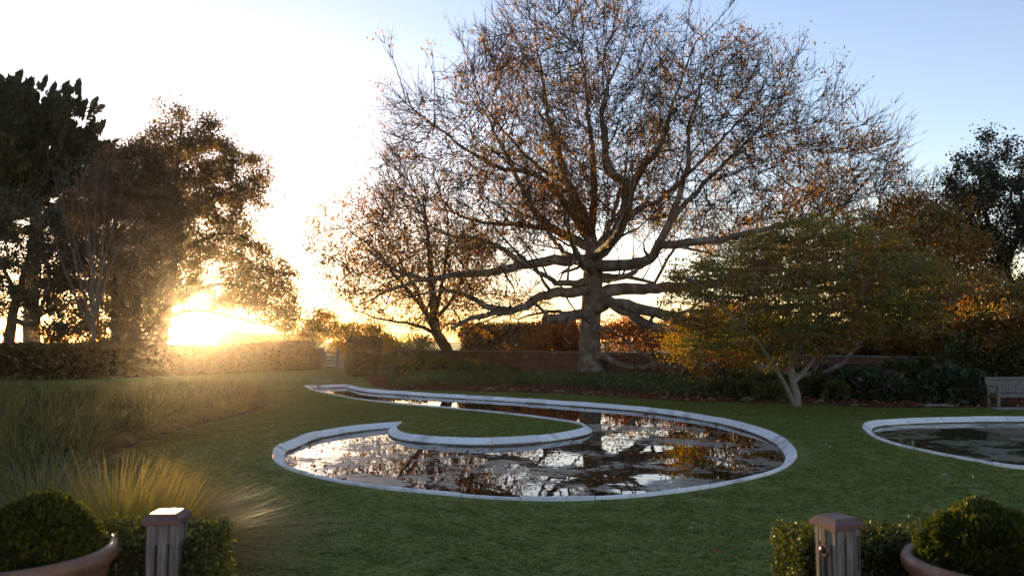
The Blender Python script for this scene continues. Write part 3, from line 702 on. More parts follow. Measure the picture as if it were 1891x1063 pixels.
def leafy_tree(name, label, Y, depth, trunk, crown, nattr, clump, nleaf, lsize, mat, bark, holes=(), r=(0.35, 0.06), extra=(), step=0.5, dk=0.9, spread=0.45, twn=2, group=None, cat_='tree', base_z=0.0, thick=0.05, flat=0.7):
    S = Skel(); base = W(trunk[0][0], trunk[0][1], Y); base.z = base_z
    root = empty(name, base, label=label, cat=cat_, group=group)
    S.limb([np.array(base) - (0, 0, .2)] + px_limb(trunk[1:], Y), r[0], r[1], 0.4, 0.03)
    for (pts, a, b) in extra: S.limb(px_limb(pts, Y), a, b, 0.45, 0.04)
    A = crown_points(crown, Y, depth, nattr, holes); A = A[A[:, 2] > base_z + 0.15]
    S.colonize(A, step, 8.0, dk, 60, (0, 0, 0.03), 0.25); S.finish(0.011, 2.3)
    t = S.tips; thin = np.where((S.R < 0.03) & (S.PAR >= 0))[0]
    bs = np.concatenate([t] * twn + [thin]); m1, p1, q1, e1 = twigs(S.P[bs], norm(S.DIR[bs] + RNG.normal(0, .5, (len(bs), 3))), 0.55, 0.008, 0.1, 2)
    skel_meshes(S, root, bark, bark, base, thick, twig=m1)
    pool = np.concatenate([p1, S.P[t]]); k = RNG.choice(len(pool), nleaf // clump); c = np.repeat(pool[k], clump, 0)
    c = c + RNG.normal(0, 1, c.shape) * np.array([spread, spread, spread * flat]) * RNG.uniform(.4, 1, (len(c), 1)); c = c[c[:, 2] > base_z + 0.02]
    leaf_obj('crown', c, lsize, mat, root, base, kind='stuff', aspect=.6)
    return S, root

# small leaning tree beyond the shrubs, under the oak's left limbs
leafy_tree('autumn_tree', 'small leaning multi-stemmed tree with copper leaves left of the great oak', 50.0, 4.5,
    [(832, 684, 0), (828, 655, 0), (818, 632, 0), (806, 612, 0), (802, 590, 0), (800, 560, 0), (795, 500, 0), (790, 430, 0), (780, 370, 0)],
    [(570, 470), (560, 420), (610, 375), (665, 350), (740, 342), (815, 360), (865, 410), (900, 470), (890, 560), (840, 600), (760, 610), (690, 600), (650, 560), (600, 520)],
    3200, 2, 10500, 0.15, MT['lf_small'], MT['twig'], r=(.42, .05),
    extra=[([(804, 605, 0), (780, 570, -1), (740, 520, -2), (690, 460, -2.4), (640, 420, -2.6)], .16, .03), ([(806, 610, 0), (760, 600, 1), (710, 590, 2), (650, 570, 2.5)], .14, .03),
           ([(803, 590, 0), (830, 560, 1), (860, 500, 2), (870, 430, 2.4)], .14, .03), ([(802, 600, 0), (770, 540, 1.5), (720, 450, 3), (680, 380, 3.4)], .15, .03), ([(803, 596, 0), (815, 530, -2), (830, 440, -3), (820, 370, -3.2)], .14, .03)],
    step=.4, dk=.55, spread=.25, twn=6)

# left side: trees behind the hedge
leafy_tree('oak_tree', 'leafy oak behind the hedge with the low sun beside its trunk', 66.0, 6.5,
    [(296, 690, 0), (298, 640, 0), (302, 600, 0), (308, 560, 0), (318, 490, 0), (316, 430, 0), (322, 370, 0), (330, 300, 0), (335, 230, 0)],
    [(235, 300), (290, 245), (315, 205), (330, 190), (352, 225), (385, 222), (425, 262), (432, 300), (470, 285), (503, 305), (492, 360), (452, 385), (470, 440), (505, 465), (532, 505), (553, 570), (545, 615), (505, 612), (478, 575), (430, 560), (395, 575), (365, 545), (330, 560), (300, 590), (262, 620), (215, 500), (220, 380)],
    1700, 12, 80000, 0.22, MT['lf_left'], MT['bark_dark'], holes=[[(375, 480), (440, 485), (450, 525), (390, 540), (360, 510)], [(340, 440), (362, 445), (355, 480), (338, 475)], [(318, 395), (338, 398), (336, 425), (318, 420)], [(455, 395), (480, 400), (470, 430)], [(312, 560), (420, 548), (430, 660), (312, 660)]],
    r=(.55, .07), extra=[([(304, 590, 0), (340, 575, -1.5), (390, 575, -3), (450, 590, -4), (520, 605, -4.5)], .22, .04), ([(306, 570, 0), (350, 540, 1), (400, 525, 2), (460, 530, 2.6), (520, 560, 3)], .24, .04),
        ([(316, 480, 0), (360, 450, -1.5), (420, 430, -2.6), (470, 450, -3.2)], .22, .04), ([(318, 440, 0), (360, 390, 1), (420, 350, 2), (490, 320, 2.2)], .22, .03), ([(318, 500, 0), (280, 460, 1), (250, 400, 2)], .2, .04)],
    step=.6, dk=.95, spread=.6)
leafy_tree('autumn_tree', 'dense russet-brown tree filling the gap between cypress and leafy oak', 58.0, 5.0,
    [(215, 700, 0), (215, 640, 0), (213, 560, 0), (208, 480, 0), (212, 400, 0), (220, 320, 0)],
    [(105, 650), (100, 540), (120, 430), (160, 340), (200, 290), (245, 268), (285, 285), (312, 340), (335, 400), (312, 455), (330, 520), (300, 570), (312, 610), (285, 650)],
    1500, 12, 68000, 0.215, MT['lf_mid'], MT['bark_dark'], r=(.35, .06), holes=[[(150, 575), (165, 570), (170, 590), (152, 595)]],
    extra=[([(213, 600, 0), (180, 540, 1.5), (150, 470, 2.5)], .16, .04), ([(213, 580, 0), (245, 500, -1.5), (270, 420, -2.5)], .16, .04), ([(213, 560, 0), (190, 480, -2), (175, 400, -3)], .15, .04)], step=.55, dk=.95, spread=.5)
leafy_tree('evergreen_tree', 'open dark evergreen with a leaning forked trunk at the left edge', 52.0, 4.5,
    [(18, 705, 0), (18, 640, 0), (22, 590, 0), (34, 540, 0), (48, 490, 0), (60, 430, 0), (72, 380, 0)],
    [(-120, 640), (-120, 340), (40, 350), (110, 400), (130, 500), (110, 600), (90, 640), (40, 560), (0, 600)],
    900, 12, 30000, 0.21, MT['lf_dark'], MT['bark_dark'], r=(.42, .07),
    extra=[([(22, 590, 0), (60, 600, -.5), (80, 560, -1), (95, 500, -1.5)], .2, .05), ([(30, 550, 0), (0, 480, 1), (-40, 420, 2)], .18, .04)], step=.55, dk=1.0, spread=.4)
# dark tree at the right edge
leafy_tree('evergreen_tree', 'dark upright evergreen silhouetted against blue sky at the right edge', 40.0, 4.0,
    [(1893, 740, 0), (1890, 650, 0), (1884, 600, 0), (1872, 540, 0), (1850, 480, 0), (1826, 420, 0), (1812, 360, 0), (1808, 290, 0)],
    [(1765, 330), (1788, 258), (1818, 252), (1828, 295), (1850, 275), (1870, 300), (1891, 285), (1990, 290), (2010, 560), (1900, 610), (1855, 590), (1842, 520), (1800, 480), (1728, 450), (1738, 375), (1772, 362)],
    760, 16, 42000, 0.16, MT['lf_dark'], MT['bark_dark'], r=(.36, .05),
    extra=[([(1884, 600, 0), (1900, 500, .5), (1890, 400, 1), (1880, 320, 1.2)], .2, .04), ([(1860, 500, 0), (1880, 420, -1), (1860, 330, -1.6)], .14, .04), ([(1830, 430, 0), (1790, 410, .5), (1750, 405, 1)], .12, .03)], step=.45, dk=.85, spread=.33, flat=1.0)

# monterey cypress: upswept plumes
def cypress():
    Y = 72.0; base = W(60, 690, Y); base.z = 0
    root = empty('cypress_tree', base, label='black-green cypress with jagged upswept plumes, tallest at the far left', cat='tree')
    S = Skel(); S.limb([np.array(base) - (0, 0, .2)] + px_limb([(58, 600, 0), (60, 500, 0), (64, 400, 0), (62, 300, 0), (60, 220, 0)], Y), .8, .12, .6, .02)
    crown = [(-150, 420), (-150, 180), (-40, 170), (5, 185), (28, 165), (60, 180), (95, 180), (125, 180), (128, 205), (165, 210), (160, 235), (178, 250), (170, 275), (205, 300), (215, 350), (190, 420), (120, 440), (40, 420), (0, 390), (-60, 440)]
    A = crown_points(crown, Y, 6.5, 900); S.colonize(A, .8, 12, 1.3, 40, (0, 0, .12), .15); S.finish(.03, 2.4)
    skel_meshes(S, root, MT['bark_dark'], MT['bark_dark'], base, .06)
    t = np.concatenate([S.tips, RNG.choice(np.where(S.R < .12)[0], 1300)]); o = S.P[t]
    sp = np.array([W(x, y, Y) for x, y in ((24, 165), (75, 165), (117, 172), (135, 168), (168, 203), (182, 245), (40, 180), (95, 185), (150, 215), (195, 285))]); o = np.concatenate([o, sp + RNG.normal(0, .2, sp.shape)])
    cen = np.array(W(40, 420, Y)); d = norm(norm(o - cen) * np.array([1.0, .8, .5]) + np.array([.25, 0, .75]) + RNG.normal(0, .22, o.shape))
    n = 62; k = len(o); Lp = RNG.uniform(1.0, 2.1, k); tt = RNG.uniform(0, 1, (k, n)); rad = (.44 * (1 - tt) ** .8 + .04) * Lp[:, None] * .75
    off = rand_dirs(k * n).reshape(k, n, 3) * rad[..., None] * RNG.uniform(.3, 1, (k, n, 1))
    c = o[:, None] + d[:, None] * (tt * Lp[:, None])[..., None] + off
    dd = norm(np.repeat(d[:, None], n, 1) + .5 * off)
    leaf_obj('crown', c.reshape(-1, 3), .62, MT['lf_con'], root, base, kind='stuff', aspect=.4, dirs=dd.reshape(-1, 3))
cypress()
# bare grey sapling thicket in front of the cypress
def bare_tree():
    Y = 50.0; base = W(175, 700, Y); base.z = 0
    root = empty('bare_tree', base, label='bare silver-grey branching tree rising in front of the cypress', cat='tree')
    S = Skel(); S.limb([np.array(base)] + px_limb([(174, 640, 0), (172, 580, 0), (170, 540, 0)], Y), .13, .10, .4, .02)
    for (x, y, dy) in ((95, 300, -1), (120, 275, .5), (150, 270, -1.5), (180, 280, 1), (200, 300, -.5), (230, 320, 1.5), (110, 340, 2), (260, 360, -1), (140, 310, 2.5), (70, 360, 0)):
        y0 = RNG.uniform(530, 640); S.limb(px_limb([(172, y0, 0), (170 + (x - 170) * .45 + RNG.uniform(-8, 8), y0 + (y - y0) * .42, dy * .5), (170 + (x - 170) * .8, 540 + (y - 540) * .7, dy * .8), (x, y, dy)], Y), .08, .015, .5, .03)
    A = crown_points([(60, 480), (70, 330), (120, 270), (190, 270), (260, 340), (300, 420), (260, 500), (170, 520)], Y, 2.5, 500); S.colonize(A, .4, 4, .5, 40, (0, 0, .2), .2); S.finish(.009, 2.3)
    b = S.tips; m1, p, q, e = twigs(np.repeat(S.P[b], 3, 0), norm(np.repeat(S.DIR[b], 3, 0) + RNG.normal(0, .3, (len(b) * 3, 3)) + (0, 0, .5)), 1.0, .009, .35, 2)
    skel_meshes(S, root, MT['bark_grey'], MT['bark_grey'], base, .05, twig=m1)
bare_tree()

# japanese maple on the lawn edge
leafy_tree('maple_tree', 'low spreading maple with pale forked trunks at the edge of the lawn', 26.0, 4.0,
    [(1472, 748, 0), (1470, 730, 0), (1466, 705, 0), (1464, 680, 0), (1466, 655, 0), (1462, 620, 0), (1450, 570, 0), (1470, 500, 0)],
    [(1235, 540), (1250, 490), (1310, 480), (1380, 470), (1410, 435), (1470, 420), (1540, 425), (1610, 430), (1660, 480), (1735, 505), (1740, 560), (1710, 600), (1650, 610), (1560, 640), (1520, 655), (1440, 660), (1390, 640), (1330, 650), (1270, 640), (1290, 600), (1250, 585)],
    1900, 10, 72000, 0.092, MT['lf_maple'], MT['bark_maple'], r=(.13, .02),
    extra=[([(1470, 746, 0), (1450, 715, -.4), (1430, 680, -.8), (1412, 655, -1.1), (1370, 600, -1.6), (1320, 560, -2)], .085, .015), ([(1468, 715, 0), (1480, 685, .4), (1495, 665, .8), (1540, 620, 1.4), (1600, 570, 1.8)], .095, .015),
           ([(1466, 670, 0), (1476, 650, -.5), (1500, 600, -1.2), (1560, 560, -1.6), (1640, 540, -2)], .055, .015), ([(1462, 640, 0), (1430, 590, .8), (1380, 540, 1.4), (1300, 520, 1.8)], .055, .015), ([(1464, 650, 0), (1480, 590, 1), (1520, 520, 2), (1560, 470, 2.4)], .055, .015)],
    step=.3, dk=.45, spread=.24, twn=2, thick=.025, flat=.2)

# leafy masses behind maple and bench, beyond the wall
for (lab, Y, d, tr, poly, nl, ls, mt, hs) in (
    ('olive and bronze tree behind the maple, its crown meeting the oak', 39.0, 4.0, [(1690, 720, 0), (1690, 640, 0), (1688, 560, 0), (1690, 480, 0), (1700, 400, 0)],
        [(1580, 620), (1560, 540), (1590, 450), (1640, 390), (1700, 352), (1745, 395), (1790, 470), (1800, 560), (1770, 640), (1680, 660)], 30000, .14, 'lf_mass', ()),
    ('brown-leaved tree right of the maple, above the timber bench', 33.0, 3.5, [(1860, 735, 0), (1862, 690, 0), (1866, 660, 0), (1858, 620, 0), (1850, 580, 0)],
        [(1740, 640), (1745, 580), (1790, 520), (1850, 530), (1920, 560), (1980, 560), (1990, 680), (1890, 690), (1830, 680), (1790, 670)], 24000, .12, 'lf_mass', ()),
    ('orange beech beyond the brick wall right of the oak trunk', 58.0, 3.5, [(1190, 684, 0), (1190, 650, 0), (1195, 620, 0)],
        [(1105, 650), (1110, 600), (1180, 590), (1260, 585), (1340, 560), (1420, 560), (1430, 650)], 16000, .18, 'lf_orange', ()),
    ('glowing orange beech beyond the brick wall left of the oak trunk', 60.0, 3.0, [(1030, 684, 0), (1030, 650, 0), (1025, 625, 0)],
        [(960, 655), (970, 620), (1000, 600), (1070, 598), (1085, 650)], 9000, .18, 'lf_orange', ()),
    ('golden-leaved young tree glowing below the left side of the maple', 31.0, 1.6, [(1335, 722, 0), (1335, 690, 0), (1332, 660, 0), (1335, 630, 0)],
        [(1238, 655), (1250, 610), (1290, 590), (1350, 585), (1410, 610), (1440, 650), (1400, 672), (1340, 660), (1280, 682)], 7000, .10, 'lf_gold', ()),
    ('golden-leaved tree hanging over the garden gate', 64.0, 3.5, [(640, 690, 0), (642, 650, 0), (640, 620, 0), (630, 595, 0)],
        [(545, 640), (565, 600), (590, 565), (620, 590), (650, 600), (690, 600), (720, 625), (720, 655), (640, 655), (600, 640)], 8000, .19, 'lf_gold', [[(590, 625), (630, 620), (630, 640), (595, 642)]]),
    ('yellow-green tree beyond the wall behind the leaning tree', 70.0, 3.0, [(745, 690, 0), (745, 655, 0), (745, 640, 0)],
        [(690, 652), (700, 632), (740, 624), (780, 626), (800, 640), (805, 652)], 2500, .2, 'lf_far', ()),
):
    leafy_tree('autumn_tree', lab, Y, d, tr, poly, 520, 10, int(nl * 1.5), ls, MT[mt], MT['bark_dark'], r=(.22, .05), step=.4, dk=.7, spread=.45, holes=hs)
# far tree line
for i, (x, w, top, Y, lab) in enumerate(((412, 70, 612, 150, 'hazy rounded tree on the skyline just right of the sun'), (455, 80, 612, 190, 'low hazy tree on the skyline left of the gate hedge'), (500, 60, 618, 230, 'faint distant tree on the skyline beyond the gate hedge'), (560, 70, 612, 210, 'hazy distant tree on the skyline behind the gate'))):
    leafy_tree('distant_tree', lab, Y, 5, [(x, 640, 0), (x, 632, 0), (x, 625, 0), (x, 620, 0)], [(x - w / 2, 636), (x - w * .45, top + 12), (x - w * .1, top), (x + w * .3, top + 4), (x + w / 2, 630), (x + w * .4, 638)], 260, 8, 4500, .4, MT['lf_far'], MT['bark_dark'], r=(.4, .1), step=.8, dk=1.2, spread=.9, twn=1)

# ------------------------------------------------------------------ hedges and shrubs
def hedge(name, label, path, w, h, nleaf, ls, mat, round_=.12, h2=None, cat_='hedge', wob=0.08, z0=0.0):
    """clipped hedge along a ground path"""
    path = [np.array(p[:2], float) for p in path]; base = (*path[0], z0)
    root = empty(name, base, label=label, cat=cat_); h2 = h2 or h
    segs = list(zip(path, path[1:])); Ls = np.array([np.linalg.norm(b - a) for a, b in segs]); tot = Ls.sum()
    k = RNG.choice(len(segs), nleaf, p=Ls / tot); t = RNG.uniform(0, 1, nleaf)
    a = np.array([s[0] for s in segs])[k]; b = np.array([s[1] for s in segs])[k]; e = norm(b - a); nrm = np.stack([-e[:, 1], e[:, 0]], 1)
    g = (np.concatenate([[0], np.cumsum(Ls)[:-1]])[k] + t * Ls[k]) / tot; H = h + (h2 - h) * g
    per = RNG.uniform(0, 1, nleaf) * (2 * H + w); side = np.where(per < H, -1, np.where(per < 2 * H, 1, 0))
    u = np.where(side == 0, RNG.uniform(-.5, .5, nleaf) * w, side * w / 2); z = np.where(side == 0, H, np.where(side < 0, per, per - H))
    endm = RNG.uniform(0, 1, nleaf) < w / (tot + w); t = np.where(endm & (k == 0), 0, t); t = np.where(endm & (k == len(segs) - 1) & (k > 0), 1, t); u = np.where(endm, RNG.uniform(-.5, .5, nleaf) * w, u); z = np.where(endm, RNG.uniform(0, 1, nleaf) * H, z)
    if len(segs) == 1: t = np.where(endm & (RNG.uniform(size=nleaf) < .5), 1, t)
    xy = a + (b - a) * t[:, None] + nrm * u[:, None]
    c = np.stack([xy[:, 0], xy[:, 1], z + z0], 1); c += RNG.normal(0, wob, c.shape) + fnoise(c, .8, 3)[:, None] * np.array([.1, .1, .08]) * (wob / .08)
    c = c[c[:, 2] > z0 + .02]
    o = np.array(base)
    leaf_obj('leaves', c, ls, mat, root, base, kind='stuff', aspect=.65)
    mb = MB(); ins = wob * 1.1
    for (p, q), i in zip(segs, range(len(segs))):
        d = norm(q - p); n = np.array([-d[1], d[0]]) * (w / 2 - ins); hh = [h + (h2 - h) * x / tot - ins for x in (Ls[:i].sum(), Ls[:i + 1].sum())]
        p2, q2 = p + d * ins, q - d * ins * (1 if i == len(segs) - 1 else -1)
        vs_ = [mb.bm.verts.new((x[0] - o[0], x[1] - o[1], zz)) for x, zz in ((p2 - n, 0), (p2 + n, 0), (q2 + n, 0), (q2 - n, 0), (p2 - n, hh[0]), (p2 + n, hh[0]), (q2 + n, hh[1]), (q2 - n, hh[1]))]
        for f in ((0, 1, 2, 3), (4, 5, 6, 7), (0, 1, 5, 4), (1, 2, 6, 5), (2, 3, 7, 6), (3, 0, 4, 7)): mb.bm.faces.new([vs_[j] for j in f])
    mb.build('twigs', MT['core'], root); return root
hedge('clipped_hedge', 'long clipped beech hedge along the left, below the setting sun', [(-34, 38.5), G(0, 703), G(200, 698), G(300, 694), G(420, 689)], 1.3, 2.05, 30000, .20, MT['lf_hedge'], h2=1.62)
hedge('clipped_hedge', 'russet clipped hedge beside the brick gate pier', [G(426, 688), G(500, 685), G(568, 681.5)], 1.4, 1.7, 9500, .20, MT['lf_hedge'], h2=2.0)
hedge('clipped_hedge', 'square-ended clipped hedge right of the gate with a bench beside it', [G(676, 695.5), G(664, 683)], 1.7, 2.2, 9500, .17, MT['lf_hedge'])
hedge('clipped_hedge', 'tall flat-topped hedge beyond the brick wall left of the oak', [(-3.6, 64), (4.0, 62)], 2.5, 3.2, 12000, .24, MT['lf_mass'], wob=.2)
hedge('clipped_hedge', 'green hedge beyond the wall behind the maple', [(11, 50), (28, 44)], 2.0, 3.0, 11000, .2, MT['lf_shrub'])

def shrub(name, label, blobs, nleaf, ls, mat, shell=.45, rough=.35, aspect=.6, cat_='shrub', group=None, up=0.0, core=.62):
    base = Vector(blobs[0][0]); base.z = 0
    root = empty(name, base, label=label, cat=cat_, group=group)
    c, d = blob_points(nleaf, blobs, shell, rough, RNG.uniform(0, 90)); m = c[:, 2] > .02; c, d = c[m], d[m]
    leaf_obj('leaves', c, ls, mat, root, base, kind='stuff', aspect=aspect, dirs=d * .8 + np.array([0, 0, up]))
    for cc, rr in blobs:
        mb = MB()
        bm = bmesh.new(); bmesh.ops.create_icosphere(bm, subdivisions=2, radius=1.0)
        for v in bm.verts:
            f = core * (1 + .25 * mnoise.noise(v.co * 1.7 + Vector(cc))); v.co = Vector((v.co.x * rr[0] * f, v.co.y * rr[1] * f, v.co.z * rr[2] * f)) + Vector(cc) - base
        mb.add(bm); mb.build('stems', MT['core'], root)
    return root
def gb(px, py, rx, ry, rz, zf=.55):
    g = G(px, py); rz *= .8; return (np.array([g.x, g.y, rz * zf]), (rx, ry, rz))
SH = [
    ('green rounded shrub just right of the bench by the hedge', [gb(725, 692, .9, 1, 1.15), gb(745, 694, .9, 1, 1.0)], 3800, .13, 'lf_shrub'),
    ('large brown-green mounded shrub below the leaning tree', [gb(775, 693, 1.2, 1.2, 1.15), gb(812, 694, 1.2, 1.2, 1.0)], 5200, .13, 'lf_shrub'),
    ('yellow-leaved sprig of a shrub catching light on the wall', [gb(868, 692, .8, .7, .8), gb(885, 690, .6, .6, .9)], 900, .11, 'lf_gold'),
    ('dark low shrub at the foot of the wall left of the oak', [gb(855, 698, .8, .9, .85), gb(905, 693, .9, .8, .6), gb(945, 692, .9, .7, .45)], 4200, .12, 'lf_cover'),
    ('glossy green perennial clump behind the maple trunks', [gb(1370, 716, 1.1, 1.2, .7), gb(1420, 722, 1.0, 1.2, .75), gb(1395, 706, 1.0, 1.0, .85)], 4200, .15, 'lf_shrub'),
    ('olive bushy clump just left of the maple trunk', [gb(1380, 734, .8, .6, .6), gb(1420, 737, .7, .5, .55), gb(1340, 731, .8, .6, .5)], 3800, .11, 'lf_cover'),
    ('leafy clump with rusty seed heads right of the maple trunk', [gb(1515, 734, .6, .6, .75), gb(1545, 738, .5, .5, .55)], 2600, .12, 'lf_shrub'),
    ('big blue-green broad-leaved shrub right of the maple', [gb(1580, 736, .8, .8, .85), gb(1620, 738, .9, .8, .95), gb(1655, 740, .7, .7, .7)], 3600, .20, 'lf_blue'),
    ('dark green shrub against the wall between maple and bench', [gb(1660, 722, 1.1, 1, 1.1), gb(1700, 722, 1.0, 1, 1.1)], 4200, .17, 'lf_shrub'),
    ('dark broad-leaved shrub close to the bench armrest', [gb(1745, 744, .8, .7, 1.05), gb(1790, 746, .65, .6, .95)], 3600, .18, 'lf_blue'),
    ('tall shadowy shrub behind the timber bench', [gb(1790, 728, 1.4, 1.0, 1.9), gb(1870, 730, 1.5, 1.0, 1.7), gb(1940, 734, 1.3, 1.0, 1.6)], 7000, .15, 'lf_shrub'),
    ('shaded shrub spreading along the wall behind the blue-green shrub', [gb(1560, 712, 1.3, 1, .8), gb(1500, 708, 1.2, 1, .8)], 4200, .15, 'lf_cover'),
]
for lab, bl, n, ls, mt in SH: shrub('garden_shrub', lab, bl, n, ls, MT[mt])

# ground cover, leaf litter, pale edging tufts
def on_poly(px, n):
    poly = np.array([tuple(G(x, y)[:2]) for x, y in px]); return sample_poly(poly, n), poly
cov, cp = on_poly([(712, 707), (760, 699), (840, 696), (930, 697), (1050, 700), (1130, 702), (1250, 704), (1330, 708), (1400, 726), (1380, 737), (1300, 734), (1200, 727), (1100, 719), (1000, 714), (900, 711), (800, 713), (730, 716)], 20000)
dd = np.clip(poly_dist(cov, cp) / .7, 0, 1); hh = (0.10 + .34 * np.sqrt(dd)) * (1 + .5 * fnoise(np.c_[cov, np.zeros(len(cov))], .9, 2)); z = hh * RNG.uniform(0, 1, len(cov)) ** .5
leaf_obj('ground_cover', np.c_[cov, z + .02], .13, MT['lf_cover'], None, kind='stuff', label='dark evergreen ground cover carpet in the bed before the oak', cat='ground cover', up=.6)
lit = sample_poly(BED, 20000)
leaf_obj('leaf_litter', np.c_[lit, np.abs(RNG.normal(0, .03, len(lit))) + .015], .11, MT['lf_litter'], None, kind='stuff', label='rust-brown fallen leaves covering the garden bed', cat='leaf litter', up=1.0, dirs=np.c_[RNG.normal(0, 1, (len(lit), 2)), np.zeros(len(lit))])
tn, td = blob_points(110, [((0, 0, .05), (.24, .16, .15))], .3, .3); tv, tf = leaf_arrays(tn, .085, .5, dirs=td)
tme = np_mesh('edging_tuft', tv, tf)
edge_pts = [(x, y) for x, y in BED_PX[2:15]]
ep = np.array([tuple(G(x, y - 2.0)[:2]) for x, y in edge_pts]); es = np.concatenate([[0], np.cumsum(np.linalg.norm(np.diff(ep, axis=0), axis=1))])
s = es[1] + 1.0
while s < es[-3]:
    x, y = np.interp(s, es, ep[:, 0]), np.interp(s, es, ep[:, 1])
    o = empty('edging_tuft', (x + RNG.normal(0, .06), y + RNG.uniform(0, .35), 0), label='small pale variegated tuft in the row along the front of the bed', cat='plant', group='pale tufts edging the bed'); link('leaves', tme, MT['lf_pale'], o, kind='stuff')
    o.rotation_euler = (0, 0, RNG.uniform(0, 6)); k = RNG.uniform(.4, 1.0); o.scale = (k * RNG.uniform(.9, 1.6), k, k * RNG.uniform(.5, .9)); s += RNG.uniform(.3, 1.3)

# ------------------------------------------------------------------ tussock grass
def blades(base, out, L, lean, w, seg=3):
    n = len(base); t = np.linspace(0, 1, seg + 1); V = []
    side = np.stack([-out[:, 1], out[:, 0], np.zeros(n)], 1); o3 = np.c_[out, np.zeros(n)]
    for x in t:
        hx = (lean * (.25 * x + .65 * x ** 2))[:, None]; hz = (x - .42 * lean * x ** 2.2)[:, None]
        p = base + o3 * hx * L[:, None] + np.array([0, 0, 1.]) * hz * L[:, None]; ww = (w * (1 - .85 * x))[:, None] * .5
        V += [p - side * ww, p + side * ww]
    v = np.stack(V, 1).reshape(-1, 3); k = 2 * (seg + 1); b = (np.arange(n) * k)[:, None]; s_ = np.arange(seg)[None] * 2
    return v, np.stack([b + s_, b + s_ + 1, b + s_ + 3, b + s_ + 2], 2).reshape(-1, 4)
def tussocks(centres, nb, L, w, lean=(.1, 1.0), rad=.16, wind=(.25, 0.0), hs=None, seg=3):
    c = np.repeat(np.asarray(centres), nb, 0); n = len(c); a = RNG.uniform(0, 2 * math.pi, n); out = np.c_[np.cos(a), np.sin(a)]
    r = rad * np.sqrt(RNG.uniform(0, 1, n)); base = np.c_[c[:, 0] + out[:, 0] * r, c[:, 1] + out[:, 1] * r, np.zeros(n)]
    o2 = norm(out + np.array(wind) + RNG.normal(0, .25, (n, 2))); ln = RNG.uniform(*lean, n)
    hl = L * RNG.uniform(.55, 1.15, n) * (np.repeat(hs, nb) if hs is not None else 1)
    return blades(base, o2, hl, ln, np.full(n, w) * RNG.uniform(.7, 1.3, n), seg)
GB = np.array([(-26, 26.5), (-12, 26.5), tuple(G(440, 736)[:2]), tuple(G(485, 740)[:2]), tuple(G(500, 748)[:2]), tuple(G(470, 762)[:2]), tuple(G(400, 777)[:2]), tuple(G(330, 795)[:2]), tuple(G(260, 818)[:2]), tuple(G(205, 845)[:2]), tuple(G(160, 875)[:2]), tuple(G(60, 905)[:2]), tuple(G(-80, 930)[:2]), (-13, 10), (-26, 16)])
tc = []
for x in np.arange(-26, -6, .6):
    for y in np.arange(9.5, 27, .6): tc.append((x + RNG.normal(0, .14), y + RNG.normal(0, .14)))
tc = np.array(tc); tc = tc[in_poly(tc, GB)]; tc = tc[np.abs(tc[:, 0]) < .72 * tc[:, 1] + 1.5]; tc = tc[poly_dist(tc, GB) > .06]
hs = .88 + .35 * fnoise(np.c_[tc, np.zeros(len(tc))], .45, 5) - .25 * np.exp(-poly_dist(tc, GB) / .4)
fill_sheet('grass_bed_soil', [GB + inset_dirs(GB) * .06], .005, MT['soil'], kind='structure')
v, f = tussocks(tc, 165, 1.32, .026, (.3, 2.0), .15, (.5, -.35), hs, 3)
link('tussock_grass', np_mesh('tussock_grass', v, f), MT['grass'], kind='stuff', label='wide bed of soft arching tussock grass left of the pond', cat='grass')
print('tussocks', len(tc))
FT = [((-2.95, 6.6), 1.15, 2600, (.6, -.1), 'golden backlit tussock of long grass arching over the lawn behind the left post', 'grass_sunlit'),
      ((-3.35, 6.9), 1.2, 2200, (.4, 0), 'upright green-gold grass tussock left of the golden arching one', 'grass_sunlit'),
      ((-4.2, 7.3), 1.15, 1200, (-.1, 0), 'dull green grass tussock at the left edge behind the clipped ball', 'grass'),
      ((-2.62, 5.75), .42, 700, (.2, -.2), 'low green grass tussock spilling onto the lawn right of the left post', 'grass'),
      ((-5.0, 8.6), 1.1, 1000, (.1, 0), 'tall grass tussock at the left edge in front of the grass bed', 'grass')]
for (c, L, nb, wd, lab, mt) in FT:
    v, f = tussocks([(0, 0)], nb, L, .013 if mt == 'grass_sunlit' else .017, (.25, 1.55), .25, wd)
    link('grass_tussock', np_mesh('grass_tussock', v, f), MT[mt], None, (*c, 0), label=lab, cat='grass', group='tussocks by the left post')

